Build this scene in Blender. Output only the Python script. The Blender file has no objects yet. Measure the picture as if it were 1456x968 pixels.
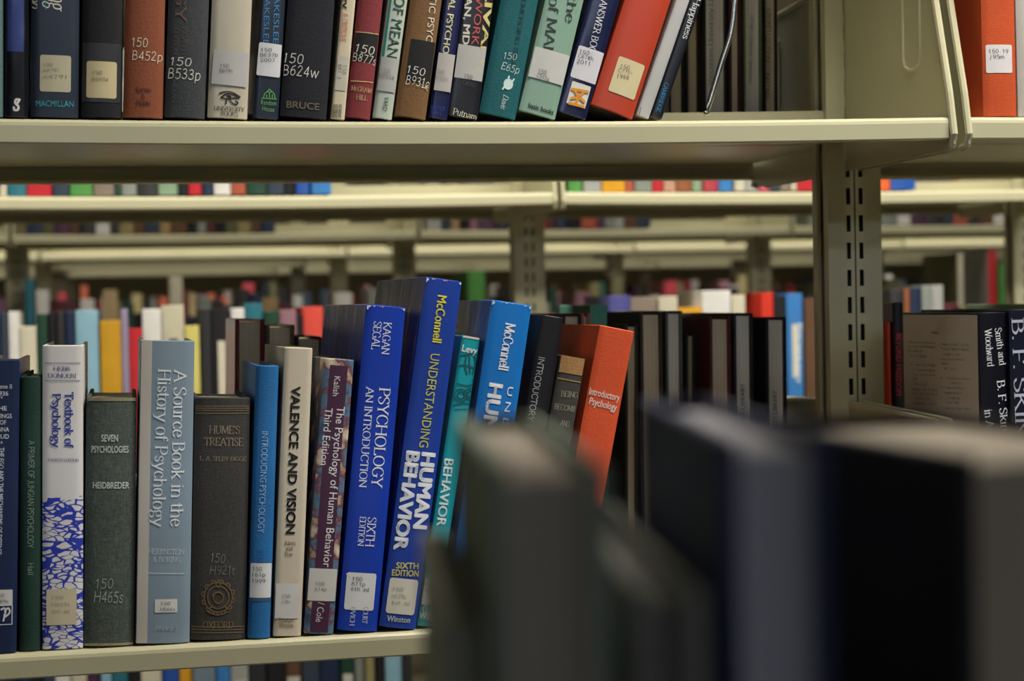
import bpy, bmesh, math, random
from mathutils import Vector, Matrix
RND = random.Random(11)
SC = bpy.context.scene
COL = SC.collection
R = math.radians

# ------------------------------------------------------------------ camera
FPX, W, H = 2585.0, 1456, 968
YAW, PITCH, ROLL = R(11.97), math.atan(54 / 2585), 0.020
CAMZ = 1.40
CAM = Vector((0, 0, CAMZ))
fwd = Vector((math.sin(YAW) * math.cos(PITCH), math.cos(YAW) * math.cos(PITCH), -math.sin(PITCH)))
rgt0 = Vector((math.cos(YAW), -math.sin(YAW), 0))
up0 = rgt0.cross(fwd)
rgt = rgt0 * math.cos(ROLL) - up0 * math.sin(ROLL)
up = up0 * math.cos(ROLL) + rgt0 * math.sin(ROLL)
cam_d = bpy.data.cameras.new('camera')
cam = bpy.data.objects.new('camera', cam_d); COL.objects.link(cam)
m = Matrix((rgt, up, -fwd)).transposed().to_4x4(); m.translation = CAM
cam.matrix_world = m
cam_d.sensor_width = 36.0
cam_d.lens = FPX / W * 36.0
cam_d.clip_start = 0.01
cam_d.dof.use_dof = True
cam_d.dof.focus_distance = 1.41
cam_d.dof.aperture_fstop = 7.6
cam_d.dof.aperture_blades = 0
SC.camera = cam


def ray(px, py):
    return fwd + rgt * ((px - W / 2) / FPX) - up * ((py - H / 2) / FPX)


def at(px, py, Y):
    """the place on the vertical plane at depth Y seen at this pixel of the photograph"""
    d = ray(px, py)
    return CAM + d * (Y / d.y)


def proj(p):
    v = Vector(p) - CAM
    z = v.dot(fwd)
    return (W / 2 + FPX * v.dot(rgt) / z, H / 2 - FPX * v.dot(up) / z)


def xat(px, Y, z):
    """X on plane Y at height z that lies on pixel column px"""
    y = 450.0
    for _ in range(8):
        p = at(px, y, Y)
        y = proj((p.x, Y, z))[1]
    return at(px, y, Y).x


# ------------------------------------------------------------------ materials
def lin(c):
    c = c.lstrip('#')
    o = []
    for i in (0, 2, 4):
        v = int(c[i:i + 2], 16) / 255
        o.append(v / 12.92 if v <= .04045 else ((v + .055) / 1.055) ** 2.4)
    return o + [1.0]


MATS = {}


def mat(hexc, kind='paper', rough=None, **k):
    key = (hexc, kind, rough, tuple(sorted(k.items())))
    if key in MATS:
        return MATS[key]
    mt = bpy.data.materials.new(kind + '_' + hexc.lstrip('#'))
    mt.use_nodes = True
    nt = mt.node_tree; N = nt.nodes; L = nt.links
    b = N['Principled BSDF']
    col = lin(hexc)
    tc = N.new('ShaderNodeTexCoord')

    def noise(scale, vec=(1, 1, 1), detail=3.0):
        mp = N.new('ShaderNodeMapping'); mp.inputs['Scale'].default_value = vec
        L.new(tc.outputs['Object'], mp.inputs['Vector'])
        n = N.new('ShaderNodeTexNoise'); n.inputs['Scale'].default_value = scale; n.inputs['Detail'].default_value = detail
        L.new(mp.outputs['Vector'], n.inputs['Vector'])
        return n

    def mix_by(fac, c1, c2):
        mx = N.new('ShaderNodeMix'); mx.data_type = 'RGBA'
        L.new(fac, mx.inputs[0])
        for s, c in ((6, c1), (7, c2)):
            if isinstance(c, (list, tuple)):
                mx.inputs[s].default_value = c
            else:
                L.new(c, mx.inputs[s])
        return mx.outputs[2]

    def ramp(src, a, bb):
        r = N.new('ShaderNodeValToRGB')
        r.color_ramp.elements[0].position = a; r.color_ramp.elements[1].position = bb
        L.new(src, r.inputs[0])
        return r.outputs[0]

    def shade(f):
        return [min(1, c * f) for c in col[:3]] + [1]

    def bump(src, st, dist=.0004):
        bp = N.new('ShaderNodeBump'); bp.inputs['Strength'].default_value = st; bp.inputs['Distance'].default_value = dist
        L.new(src, bp.inputs['Height']); L.new(bp.outputs['Normal'], b.inputs['Normal'])

    if kind == 'cloth':
        amt = k.get('weave', .25)
        n1 = noise(900, (1, 1, .25)); n2 = noise(900, (.25, 1, 1))
        ad = N.new('ShaderNodeMath'); ad.operation = 'ADD'
        L.new(n1.outputs[0], ad.inputs[0]); L.new(n2.outputs[0], ad.inputs[1])
        r = ramp(ad.outputs[0], .0, 1.0)
        n3 = noise(14, detail=5)
        c0 = mix_by(ramp(n3.outputs[0], .3, .75), shade(.86), shade(1.12))
        mr = N.new('ShaderNodeMapRange'); mr.inputs['From Min'].default_value = .75; mr.inputs['From Max'].default_value = 1.3
        L.new(ad.outputs[0], mr.inputs['Value'])
        mm = N.new('ShaderNodeMath'); mm.operation = 'MULTIPLY'; mm.inputs[1].default_value = amt
        L.new(mr.outputs[0], mm.inputs[0])
        lighter = [min(1, c * 2.2 + .03) for c in col[:3]] + [1]
        L.new(mix_by(mm.outputs[0], c0, lighter), b.inputs['Base Color'])
        bump(ad.outputs[0], .35)
        b.inputs['Roughness'].default_value = rough or .75
        b.inputs['Specular IOR Level'].default_value = .3
    elif kind == 'jacket':                                   # laminated or plastic-wrapped cover
        n3 = noise(9, detail=4)
        L.new(mix_by(ramp(n3.outputs[0], .3, .75), shade(.93), shade(1.06)), b.inputs['Base Color'])
        n = noise(28, (1, 1, .35), 2)
        bump(n.outputs[0], k.get('wrinkle', .25), .003)
        b.inputs['Roughness'].default_value = rough or .32
        b.inputs['Specular IOR Level'].default_value = .5
    elif kind == 'crackle':                                  # white cover with a blue splintered pattern
        geo = tc.outputs['Object']
        nz = noise(45, detail=3)
        vm = N.new('ShaderNodeVectorMath'); vm.operation = 'MULTIPLY_ADD'
        L.new(nz.outputs[1], vm.inputs[0]); vm.inputs[1].default_value = (.012,) * 3; L.new(geo, vm.inputs[2])
        mp = N.new('ShaderNodeMapping'); mp.inputs['Scale'].default_value = (1, .2, 2.3)
        mp.inputs['Rotation'].default_value = (0, R(25), 0)
        L.new(vm.outputs[0], mp.inputs['Vector'])
        v = N.new('ShaderNodeTexVoronoi'); v.feature = 'DISTANCE_TO_EDGE'; v.inputs['Scale'].default_value = 130
        L.new(mp.outputs[0], v.inputs['Vector'])
        thick = noise(60, detail=2)
        mr = N.new('ShaderNodeMapRange')
        mr.inputs['From Min'].default_value = .38; mr.inputs['From Max'].default_value = .72
        mr.inputs['To Min'].default_value = .03; mr.inputs['To Max'].default_value = .24
        L.new(thick.outputs[0], mr.inputs[0])
        lt = N.new('ShaderNodeMath'); lt.operation = 'LESS_THAN'
        L.new(v.outputs['Distance'], lt.inputs[0]); L.new(mr.outputs[0], lt.inputs[1])
        sx = N.new('ShaderNodeSeparateXYZ'); L.new(geo, sx.inputs[0])
        jag = N.new('ShaderNodeMath'); jag.operation = 'MULTIPLY_ADD'; jag.inputs[1].default_value = .02
        L.new(nz.outputs[0], jag.inputs[0]); L.new(sx.outputs['Z'], jag.inputs[2])
        below = N.new('ShaderNodeMath'); below.operation = 'LESS_THAN'; below.inputs[1].default_value = k['top'] + .01
        L.new(jag.outputs[0], below.inputs[0])
        mu = N.new('ShaderNodeMath'); mu.operation = 'MULTIPLY'
        L.new(lt.outputs[0], mu.inputs[0]); L.new(below.outputs[0], mu.inputs[1])
        L.new(mix_by(mu.outputs[0], col, lin(k['ink'])), b.inputs['Base Color'])
        b.inputs['Roughness'].default_value = .4
    elif kind == 'marbled':                                  # worn, mottled picture cover
        n = noise(55, detail=6)
        r = N.new('ShaderNodeValToRGB')
        e = r.color_ramp.elements
        e[0].position = .36; e[0].color = lin('3d4a66'); e[1].position = .66; e[1].color = lin('d8cdbc')
        for p, c in ((.46, '587a94'), (.53, '6d3340'), (.58, 'b9a28c')):
            q = e.new(p); q.color = lin(c)
        L.new(n.outputs[0], r.inputs[0]); L.new(r.outputs[0], b.inputs['Base Color'])
        b.inputs['Roughness'].default_value = .4
    elif kind == 'pages':
        n = noise(1.0, (2600, 3, 3), 2)
        L.new(mix_by(ramp(n.outputs[0], .35, .65), shade(.78), shade(1.05)), b.inputs['Base Color'])
        bump(n.outputs[0], .3)
        b.inputs['Roughness'].default_value = .85
        b.inputs['Specular IOR Level'].default_value = .2
    elif kind == 'enamel':                                   # painted sheet steel
        n = noise(700, detail=2); n3 = noise(5, detail=5)
        L.new(mix_by(ramp(n3.outputs[0], .3, .75), shade(.94), shade(1.04)), b.inputs['Base Color'])
        bump(n.outputs[0], .10, .0003)
        b.inputs['Roughness'].default_value = rough or .34
    elif kind == 'chrome':
        n3 = noise(40); b.inputs['Metallic'].default_value = 1
        L.new(mix_by(n3.outputs[0], shade(.9), shade(1.05)), b.inputs['Base Color'])
        b.inputs['Roughness'].default_value = .22
    elif kind == 'foil':
        n = noise(1500, detail=2)
        L.new(mix_by(ramp(n.outputs[0], .35, .6), shade(.55), shade(1.1)), b.inputs['Base Color'])
        b.inputs['Roughness'].default_value = .45
    else:                                                    # paper, ink, plaster
        n3 = noise(k.get('scale', 60), detail=5)
        L.new(mix_by(ramp(n3.outputs[0], .3, .75), shade(.95), shade(1.04)), b.inputs['Base Color'])
        b.inputs['Roughness'].default_value = rough or .6
        b.inputs['Specular IOR Level'].default_value = .35
    MATS[key] = mt
    return mt


# ------------------------------------------------------------------ objects
def link(o):
    COL.objects.link(o); return o


def tag(o, label, cat, group=None):
    o['label'] = label; o['category'] = cat
    if group:
        o['group'] = group
    return o


def empty(name, label=None, cat=None, loc=(0, 0, 0), rot=(0, 0, 0), group=None):
    o = bpy.data.objects.new(name, None); link(o)
    o.location = loc; o.rotation_euler = rot; o.empty_display_size = .02
    if label:
        tag(o, label, cat, group)
    return o


def mesh_obj(name, verts, faces, mats, parent=None, mi=None, smooth=False, recalc=True):
    me = bpy.data.meshes.new(name)
    me.from_pydata([tuple(v) for v in verts], [], faces)
    for x in (mats if isinstance(mats, (list, tuple)) else [mats]):
        me.materials.append(x)
    if mi:
        for p, i in zip(me.polygons, mi):
            p.material_index = i
    if recalc:
        bm = bmesh.new(); bm.from_mesh(me)
        bmesh.ops.recalc_face_normals(bm, faces=bm.faces); bm.to_mesh(me); bm.free()
    if smooth:
        for p in me.polygons:
            p.use_smooth = True
    o = bpy.data.objects.new(name, me); link(o)
    if parent:
        o.parent = parent
    return o


class MB:
    def __init__(s):
        s.v = []; s.f = []; s.m = []

    def add(s, verts, faces, m=0):
        o = len(s.v); s.v += [tuple(v) for v in verts]
        s.f += [tuple(i + o for i in f) for f in faces]; s.m += [m] * len(faces)

    def box(s, x0, x1, y0, y1, z0, z1, m=0):
        s.add([(x, y, z) for z in (z0, z1) for y in (y0, y1) for x in (x0, x1)],
              [(0, 2, 3, 1), (4, 5, 7, 6), (0, 1, 5, 4), (2, 6, 7, 3), (0, 4, 6, 2), (1, 3, 7, 5)], m)

    def prism_x(s, outline, x0, x1, m=0):
        n = len(outline)
        s.add([(x0, y, z) for y, z in outline] + [(x1, y, z) for y, z in outline],
              [tuple(range(n)), tuple(range(2 * n - 1, n - 1, -1))] + [(i, (i + 1) % n, n + (i + 1) % n, n + i) for i in range(n)], m)

    def tube(s, pts, r, n=8, m=0):
        pts = [Vector(p) for p in pts]; rings = []
        for i, p in enumerate(pts):
            t = (pts[min(i + 1, len(pts) - 1)] - pts[max(i - 1, 0)]).normalized()
            a = t.cross(Vector((0, 0, 1)) if abs(t.z) < .9 else Vector((0, 1, 0))).normalized(); b = t.cross(a)
            rings.append([p + a * r * math.cos(q * 2 * math.pi / n) + b * r * math.sin(q * 2 * math.pi / n) for q in range(n)])
        vs = [v for rr in rings for v in rr]
        fs = [tuple(range(n)), tuple(range(len(vs) - 1, len(vs) - n - 1, -1))]
        for i in range(len(rings) - 1):
            for q in range(n):
                fs.append((i * n + q, i * n + (q + 1) % n, (i + 1) * n + (q + 1) % n, (i + 1) * n + q))
        s.add(vs, fs, m)

    def obj(s, name, mats, parent=None, smooth=False):
        return mesh_obj(name, s.v, s.f, mats, parent, s.m, smooth)


# ------------------------------------------------------------------ lettering
# skeleton letters on a grid (cap height 7, x height 4.8): advance | strokes, l = straight, c = curved
GL = {
'A': '6.6|l.4,0 3.3,7 6.2,0|l1.5,2.4 5,2.4', 'B': '5.5|l.9,0 .9,7|c.9,7 3.2,6.9 4.3,5.4 3.4,3.9 .9,3.7|c.9,3.7 3.9,3.5 5,1.9 3.9,.2 .9,0',
'C': '6.2|c5.7,5.5 4.6,6.8 3.2,7.1 1.3,6 .6,3.5 1.3,1 3.2,-.1 4.7,.3 5.8,1.5', 'D': '6.6|l.9,0 .9,7|c.9,7 3.7,6.9 5.4,5.7 6,3.5 5.4,1.3 3.7,.1 .9,0',
'E': '5.2|l.9,0 .9,7|l.9,7 4.6,7 4.6,6|l.9,3.6 3.8,3.6|l.9,0 4.9,0 4.9,1.1', 'F': '5|l.9,0 .9,7|l.9,7 4.6,7 4.6,6|l.9,3.6 3.8,3.6',
'G': '6.6|c5.7,5.5 4.6,6.8 3.2,7.1 1.3,6 .6,3.5 1.3,1 3.2,-.1 4.7,.2 5.7,1|l5.7,.8 5.7,3|l4.5,3 6.4,3', 'H': '6.8|l.9,0 .9,7|l5.9,0 5.9,7|l.9,3.6 5.9,3.6',
'I': '2.4|l1.2,0 1.2,7', 'J': '3.4|c2.4,7 2.4,1.4 1.6,-.3 .3,-.3', 'K': '6.2|l.9,0 .9,7|l1,3 5.3,7|l2.4,4 5.9,0', 'L': '5|l.9,0 .9,7|l.9,0 4.7,0 4.7,1.2',
'M': '8|l.8,0 1.2,7|l1.2,7 4,.6|l4,.6 6.8,7|l6.8,7 7.2,0', 'N': '6.8|l.9,0 .9,7|l.9,7 5.9,.2|l5.9,.2 5.9,7', 'O': '6.9|c3.45,7.1 1.3,6 .6,3.5 1.3,1 3.45,-.1 5.6,1 6.3,3.5 5.6,6 3.45,7.1',
'P': '5.2|l.9,0 .9,7|c.9,7 3.5,6.9 4.8,5.1 3.5,3.3 .9,3.1', 'Q': '6.9|c3.45,7.1 1.3,6 .6,3.5 1.3,1 3.45,-.1 5.6,1 6.3,3.5 5.6,6 3.45,7.1|l3.6,1 6.4,-1.4',
'R': '6|l.9,0 .9,7|c.9,7 3.4,6.9 4.6,5.2 3.4,3.6 .9,3.4|l2.8,3.4 5.6,0', 'S': '5|c4.3,5.7 3.6,6.8 2.4,7.1 .8,6.2 .8,4.8 2.5,3.7 4.2,2.6 4.3,1 2.6,-.1 1.2,.2 .5,1.4',
'T': '5.8|l2.9,0 2.9,7|l.3,5.9 .3,7 5.5,7 5.5,5.9', 'U': '6.6|l.9,7 .9,2.2|c.9,2.6 1.2,.7 3.2,-.1 5.2,.7 5.6,2.6|l5.6,2.2 5.6,7', 'V': '6.4|l.4,7 3.2,0|l3.2,0 6,7',
'W': '9|l.4,7 2.6,0|l2.6,0 4.5,6.6|l4.5,6.6 6.4,0|l6.4,0 8.6,7', 'X': '6.2|l.5,7 5.7,0|l5.7,7 .5,0', 'Y': '6|l.4,7 3,3.2|l5.6,7 3,3.2|l3,3.3 3,0', 'Z': '5.4|l.6,5.9 .6,7 4.9,7 .5,0 4.9,0 4.9,1.2',
'a': '4.5|c.9,3.9 1.9,4.8 3,4.6 3.5,3.6 3.5,.8 4.2,0|c3.5,2.8 1.4,2.3 .6,1.2 1.5,0 2.7,.3 3.5,1.3', 'b': '5|l.9,7 .9,.2|c.9,3.6 1.9,4.7 3.4,4.7 4.4,3.4 4.4,1.4 3.2,0 1.8,-.1 .9,.7',
'c': '4.2|c3.8,3.8 2.6,4.9 1.2,4.3 .5,2.4 1.2,.5 2.6,-.1 3.9,.9', 'd': '5|l4.1,7 4.1,0|c4.1,3.8 2.9,4.8 1.4,4.4 .6,2.4 1.3,.3 2.7,-.1 4.1,1', 'e': '4.3|c.7,2.6 3.8,2.7 3.4,4.3 2.3,4.9 1.1,4.3 .5,2.4 1.2,.5 2.5,-.1 3.9,.9',
'f': '3|c3,6.4 2.3,7.1 1.5,6.6 1.2,5.4 1.2,0|l.3,4.7 2.6,4.7', 'g': '4.7|c2.2,4.8 .9,4.3 .7,3.2 1.2,2.1 2.4,1.9 3.6,2.5 3.7,3.8 2.9,4.7 2.2,4.8|c1.3,2 .8,1.2 1.4,.6 3.6,.2 4.2,-.8 3,-2 1.2,-1.9 .6,-1 1.5,.4|l3.3,4.5 4.6,4.8',
'h': '5.2|l.9,7 .9,0|c.9,3.4 2,4.7 3.5,4.6 4.2,3.4 4.2,2.4|l4.2,3 4.2,0', 'i': '2.3|l1.1,4.8 1.1,0|l1.1,6.5 1.1,6.7', 'j': '2.4|c1.3,4.8 1.3,-.6 .9,-1.8 -.1,-2|l1.3,6.5 1.3,6.7', 'k': '5|l.9,7 .9,0|l1,2 4.1,4.8|l2.1,3 4.6,0',
'l': '2.3|l1.1,7 1.1,0', 'm': '7.6|l.9,4.8 .9,0|c.9,3.4 2,4.7 3.1,4.6 3.8,3.4 3.8,2.4|l3.8,3 3.8,0|c3.8,3.4 4.9,4.7 6,4.6 6.7,3.4 6.7,2.4|l6.7,3 6.7,0', 'n': '5.2|l.9,4.8 .9,0|c.9,3.4 2,4.7 3.5,4.6 4.2,3.4 4.2,2.4|l4.2,3 4.2,0',
'o': '4.8|c2.4,4.9 1,4.3 .5,2.4 1,.5 2.4,-.1 3.8,.5 4.3,2.4 3.8,4.3 2.4,4.9', 'p': '5|l.9,4.8 .9,-2|c.9,3.6 1.9,4.7 3.4,4.7 4.4,3.4 4.4,1.4 3.2,0 1.8,-.1 .9,.7', 'q': '5|l4.1,4.8 4.1,-2|c4.1,3.8 2.9,4.8 1.4,4.4 .6,2.4 1.3,.3 2.7,-.1 4.1,1',
'r': '3.6|l.9,4.8 .9,0|c.9,3.2 1.7,4.5 2.6,4.8 3.4,4.4', 's': '3.8|c3.2,3.9 2,4.9 .8,4.2 .9,3.1 2.9,2 3.3,.9 2.1,-.1 .5,.9', 't': '3|c1.2,6.2 1.2,1.2 1.8,0 2.9,.4|l.2,4.7 2.7,4.7', 'u': '5.1|l.9,4.8 .9,1.4|c.9,2 1.2,.4 2.4,0 3.4,.4 4.1,1.6|l4.1,4.8 4.1,0',
'v': '4.8|l.4,4.8 2.4,0|l2.4,0 4.4,4.8', 'w': '7|l.4,4.8 2,0|l2,0 3.5,4.6|l3.5,4.6 5,0|l5,0 6.6,4.8', 'x': '4.8|l.5,4.8 4.3,0|l4.3,4.8 .5,0', 'y': '4.8|l.4,4.8 2.5,.2|c4.4,4.8 2.5,.2 1.6,-1.6 .4,-2', 'z': '4.2|l.6,4.7 3.7,4.7 .4,0 3.8,0',
'0': '4.8|c2.4,7 1,6 .6,3.5 1,1 2.4,0 3.8,1 4.2,3.5 3.8,6 2.4,7', '1': '4|l1,5.7 2.2,7 2.2,0', '2': '4.8|c.7,5.6 1.6,6.9 3,6.8 3.9,5.5 3,3.6 .6,0|l.6,0 4.3,0', '3': '4.8|c.8,6.2 2.2,7 3.7,6 3.3,4.2 1.8,3.7|c1.8,3.7 4,3 4,.9 2.2,-.1 .6,.8',
'4': '4.8|l3.4,0 3.4,7 .5,2 4.4,2', '5': '4.8|l4,7 1.2,7 1,4|c1,4 2.4,4.5 4,3.4 4,1 2.2,-.1 .6,.7', '6': '4.8|c3.6,6.8 1.6,5.6 .7,2.6 1.4,.3 2.8,0 4.1,1.3 3.8,3.4 2.4,4 .9,2.8', '7': '4.6|l.5,7 4.1,7 1.8,0', '8': '4.8|c2.4,3.8 .9,5.2 2.4,7 3.9,5.2 2.4,3.8 .6,2 2.4,0 4.2,2 2.4,3.8', '9': '4.8|c4.1,4.2 2.6,3 1,3.8 .8,5.8 2.2,7 3.9,6 4.1,4 3.2,1.2 1.8,0',
'.': '2|l1,.1 1,.5', ',': '2|l1.1,.6 .6,-1', "'": '2|l1,7 .8,5.4', '&': '6.4|c5.8,3 4.4,.5 2.4,-.1 .8,1 1.2,3 3.4,5 3,6.8 1.8,6.6 1.6,5 5.8,0', '/': '3.4|l.3,-.6 3,7.4', '-': '3|l.4,2.6 2.6,2.6', '*': '3|l1.3,3.4 1.5,3.7', ' ': '2.6'}


def spline(p, n=6):
    if len(p) < 3:
        return p
    q = [p[0]] + p + [p[-1]]
    if p[0] == p[-1]:
        q[0] = p[-2]; q[-1] = p[1]
    out = []
    for i in range(1, len(q) - 2):
        a, b, c, d = q[i - 1:i + 3]
        for s in range(n):
            t = s / n
            out.append(tuple(.5 * (2 * b[j] + (c[j] - a[j]) * t + (2 * a[j] - 5 * b[j] + 4 * c[j] - d[j]) * t * t + (3 * b[j] - a[j] - 3 * c[j] + d[j]) * t ** 3) for j in (0, 1)))
    out.append(p[-1])
    return out


def hull(ps):
    ps = sorted(set(ps))
    if len(ps) < 3:
        return ps
    def half(it):
        h = []
        for p in it:
            while len(h) > 1 and (h[-1][0] - h[-2][0]) * (p[1] - h[-2][1]) - (h[-1][1] - h[-2][1]) * (p[0] - h[-2][0]) <= 0:
                h.pop()
            h.append(p)
        return h
    a = half(ps); b = half(ps[::-1])
    return a[:-1] + b[:-1]


def sweep(pts, nx, ny, n=8):
    nib = [(nx * math.cos(i * 2 * math.pi / n), ny * math.sin(i * 2 * math.pi / n)) for i in range(n)]
    out = []
    for a, b in zip(pts, pts[1:]):
        out.append(hull([(round(a[0] + x, 4), round(a[1] + y, 4)) for x, y in nib] + [(round(b[0] + x, 4), round(b[1] + y, 4)) for x, y in nib]))
    return out


def parse(s):
    res = []
    for st in s.split('|'):
        pts = [tuple(float(q) for q in p.split(',')) for p in st[1:].split()]
        res.append((st[0], pts))
    return res


def skeleton_text(txt, style):
    """polygons of a line of lettering, in grid units, and its width"""
    nx, ny, serif, slant, gap, mono = {'serif': (.5, .2, 1, 0, .15, 0), 'bold': (.72, .28, 1, 0, .1, 0), 'light': (.34, .17, 1, 0, .3, 0), 'hand': (.3, .3, 0, .1, .7, 0),
                                       'italic': (.45, .2, 0, .28, 0, 0), 'type': (.36, .32, 0, 0, 0, 5.4), 'thin': (.26, .26, 0, 0, .3, 0)}[style]
    x = 0; polys = []
    for ch in txt:
        g = GL.get(ch)
        if g is None:
            x += 3; continue
        adv, _, rest = g.partition('|')
        adv = float(adv)
        ox = x + ((mono - adv) / 2 if mono else 0)
        jy = RND.uniform(-.35, .35) if style == 'hand' else 0
        for kind, pts in (parse(rest) if rest else []):
            line = spline(pts, 4) if kind == 'c' else pts
            ps = sweep(line, nx, ny)
            if serif and kind == 'l':
                for e, o2 in ((pts[0], pts[1]), (pts[-1], pts[-2])):
                    if abs(e[1] - o2[1]) > 2.5 and e[1] in (0, 7, 4.8, -2):
                        w = nx + .62
                        ps += sweep([(e[0] - w + .2, e[1]), (e[0] + (w - .2 if not (ch.islower() and e[1] > 2) else 0), e[1])], .2, .17, 6)
            polys += [[(ox + px + slant * py, py + jy) for px, py in p] for p in ps]
        x += (mono or adv + gap)
    return polys, x


def sans_mesh(txt, bold=0.0):
    cu = bpy.data.curves.new('lettering', 'FONT'); cu.body = txt; cu.size = 1; cu.resolution_u = 3
    o = bpy.data.objects.new('lettering', cu); link(o)
    dg = bpy.context.evaluated_depsgraph_get(); dg.update()
    me = bpy.data.meshes.new_from_object(o.evaluated_get(dg))
    v0 = [(p.co.x, p.co.y) for p in me.vertices]; f0 = [tuple(p.vertices) for p in me.polygons]
    v, f = [], []
    # heavier strokes: the same letters laid down several times, a hair apart
    rim = [(math.cos(q * math.pi / 6), math.sin(q * math.pi / 6)) for q in range(12)] if bold > .02 else [(1, 0), (-1, 0), (0, 1), (0, -1)]
    if bold > .02: rim += [(x * .5, y * .5) for x, y in rim[::2]]
    for dx, dy in ([(0, 0)] + rim) if bold else ((0, 0),):
        o_ = len(v)
        v += [(x + dx * bold * (1.0 if bold > .02 else 1.4), y + dy * bold * .8) for x, y in v0]; f += [tuple(i + o_ for i in q) for q in f0]
    bpy.data.objects.remove(o); bpy.data.curves.remove(cu); bpy.data.meshes.remove(me)
    return v, f
LIGHTS = [(-3, 64, .9, 6), (-2, 38, .9, 6), (0, 42, 1.0, 1.2), (0, 8, 3.4, 1.2), (0, 2.5, -2.6, 1.2), (1, 62, .9, 6), (2, 20, .9, 6), (3, 64, .9, 6), (4, 14, .9, 6), (5, 26, .9, 6)]  # negative aisles: unseen fill lamps added behind the camera
EXPOSURE = 0.27
# ------------------------------------------------------------------ books
def cover_shape(mb, w, h, D, t, bulge, s, n=8, m=0):
    """case of a book: two boards and a spine in one U, x in [-w,0], spine at y=0 (towards -y), s=-1 turns it round"""
    rr = min(.003, w * .22)
    out = [(-w, D), (-w, rr)]
    inn = [(-w + t, D), (-w + t, rr + t)]
    for i in range(n + 1):
        u = i / n
        x = -w + w * u
        e = 1 - (2 * u - 1) ** 2
        y = -bulge * e + rr * max(0, abs(2 * u - 1) - .8) / .2 * .35
        out.append((x, y)); inn.append((min(max(x, -w + t), -t), y + t * 1.2))
    out += [(0, rr), (0, D)]
    inn += [(-t, rr + t), (-t, D)]
    k = len(out)
    c = .0007
    rings = []
    for z, ins in ((0, c), (c, 0), (h - c, 0), (h, c)):
        f = (w - 2 * ins) / w
        rings.append([((x + w / 2) * f - w / 2, s * (y + (ins if y < D * .5 else -ins)), z) for x, y in out])
    vs = [v for r_ in rings for v in r_] + [(x, s * y, 0) for x, y in inn] + [(x, s * y, h) for x, y in inn]
    fs = []
    for q in range(3):
        for i in range(k - 1):
            fs.append((q * k + i, q * k + i + 1, (q + 1) * k + i + 1, (q + 1) * k + i))
    I0, I1 = 4 * k, 5 * k
    for i in range(k - 1):
        fs += [(I0 + i, I1 + i, I1 + i + 1, I0 + i + 1), (i, I0 + i, I0 + i + 1, i + 1), (3 * k + i, 3 * k + i + 1, I1 + i + 1, I1 + i)]
    for i in (0, k - 1):
        fs.append((i, I0 + i, I1 + i, 3 * k + i))
        fs.append((i, k + i, 2 * k + i, 3 * k + i))
    mb.add(vs, fs, m)


def pages_shape(mb, w, h, D, t, bulge, s, hard=True, n=6, m=0):
    i_ = .003 if hard else .0003
    x0, x1 = -w + t + .0002, -t - .0002
    front = [(x0 + (x1 - x0) * q / n, (D - i_) - (.10 * w if hard else 0) * (1 - (2 * q / n - 1) ** 2)) for q in range(n + 1)]
    back = [(x1, t + .004), (x0, t + .004)]
    loop = front + back
    z0, z1 = (i_, h - i_) if hard else (.0002, h - .0004)
    k = len(loop)
    vs = [(x, s * y, z0) for x, y in loop] + [(x, s * y, z1) for x, y in loop]
    mb.add(vs, [tuple(range(k)), tuple(range(k, 2 * k))] + [(i, (i + 1) % k, k + (i + 1) % k, k + i) for i in range(k)], m)


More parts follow.
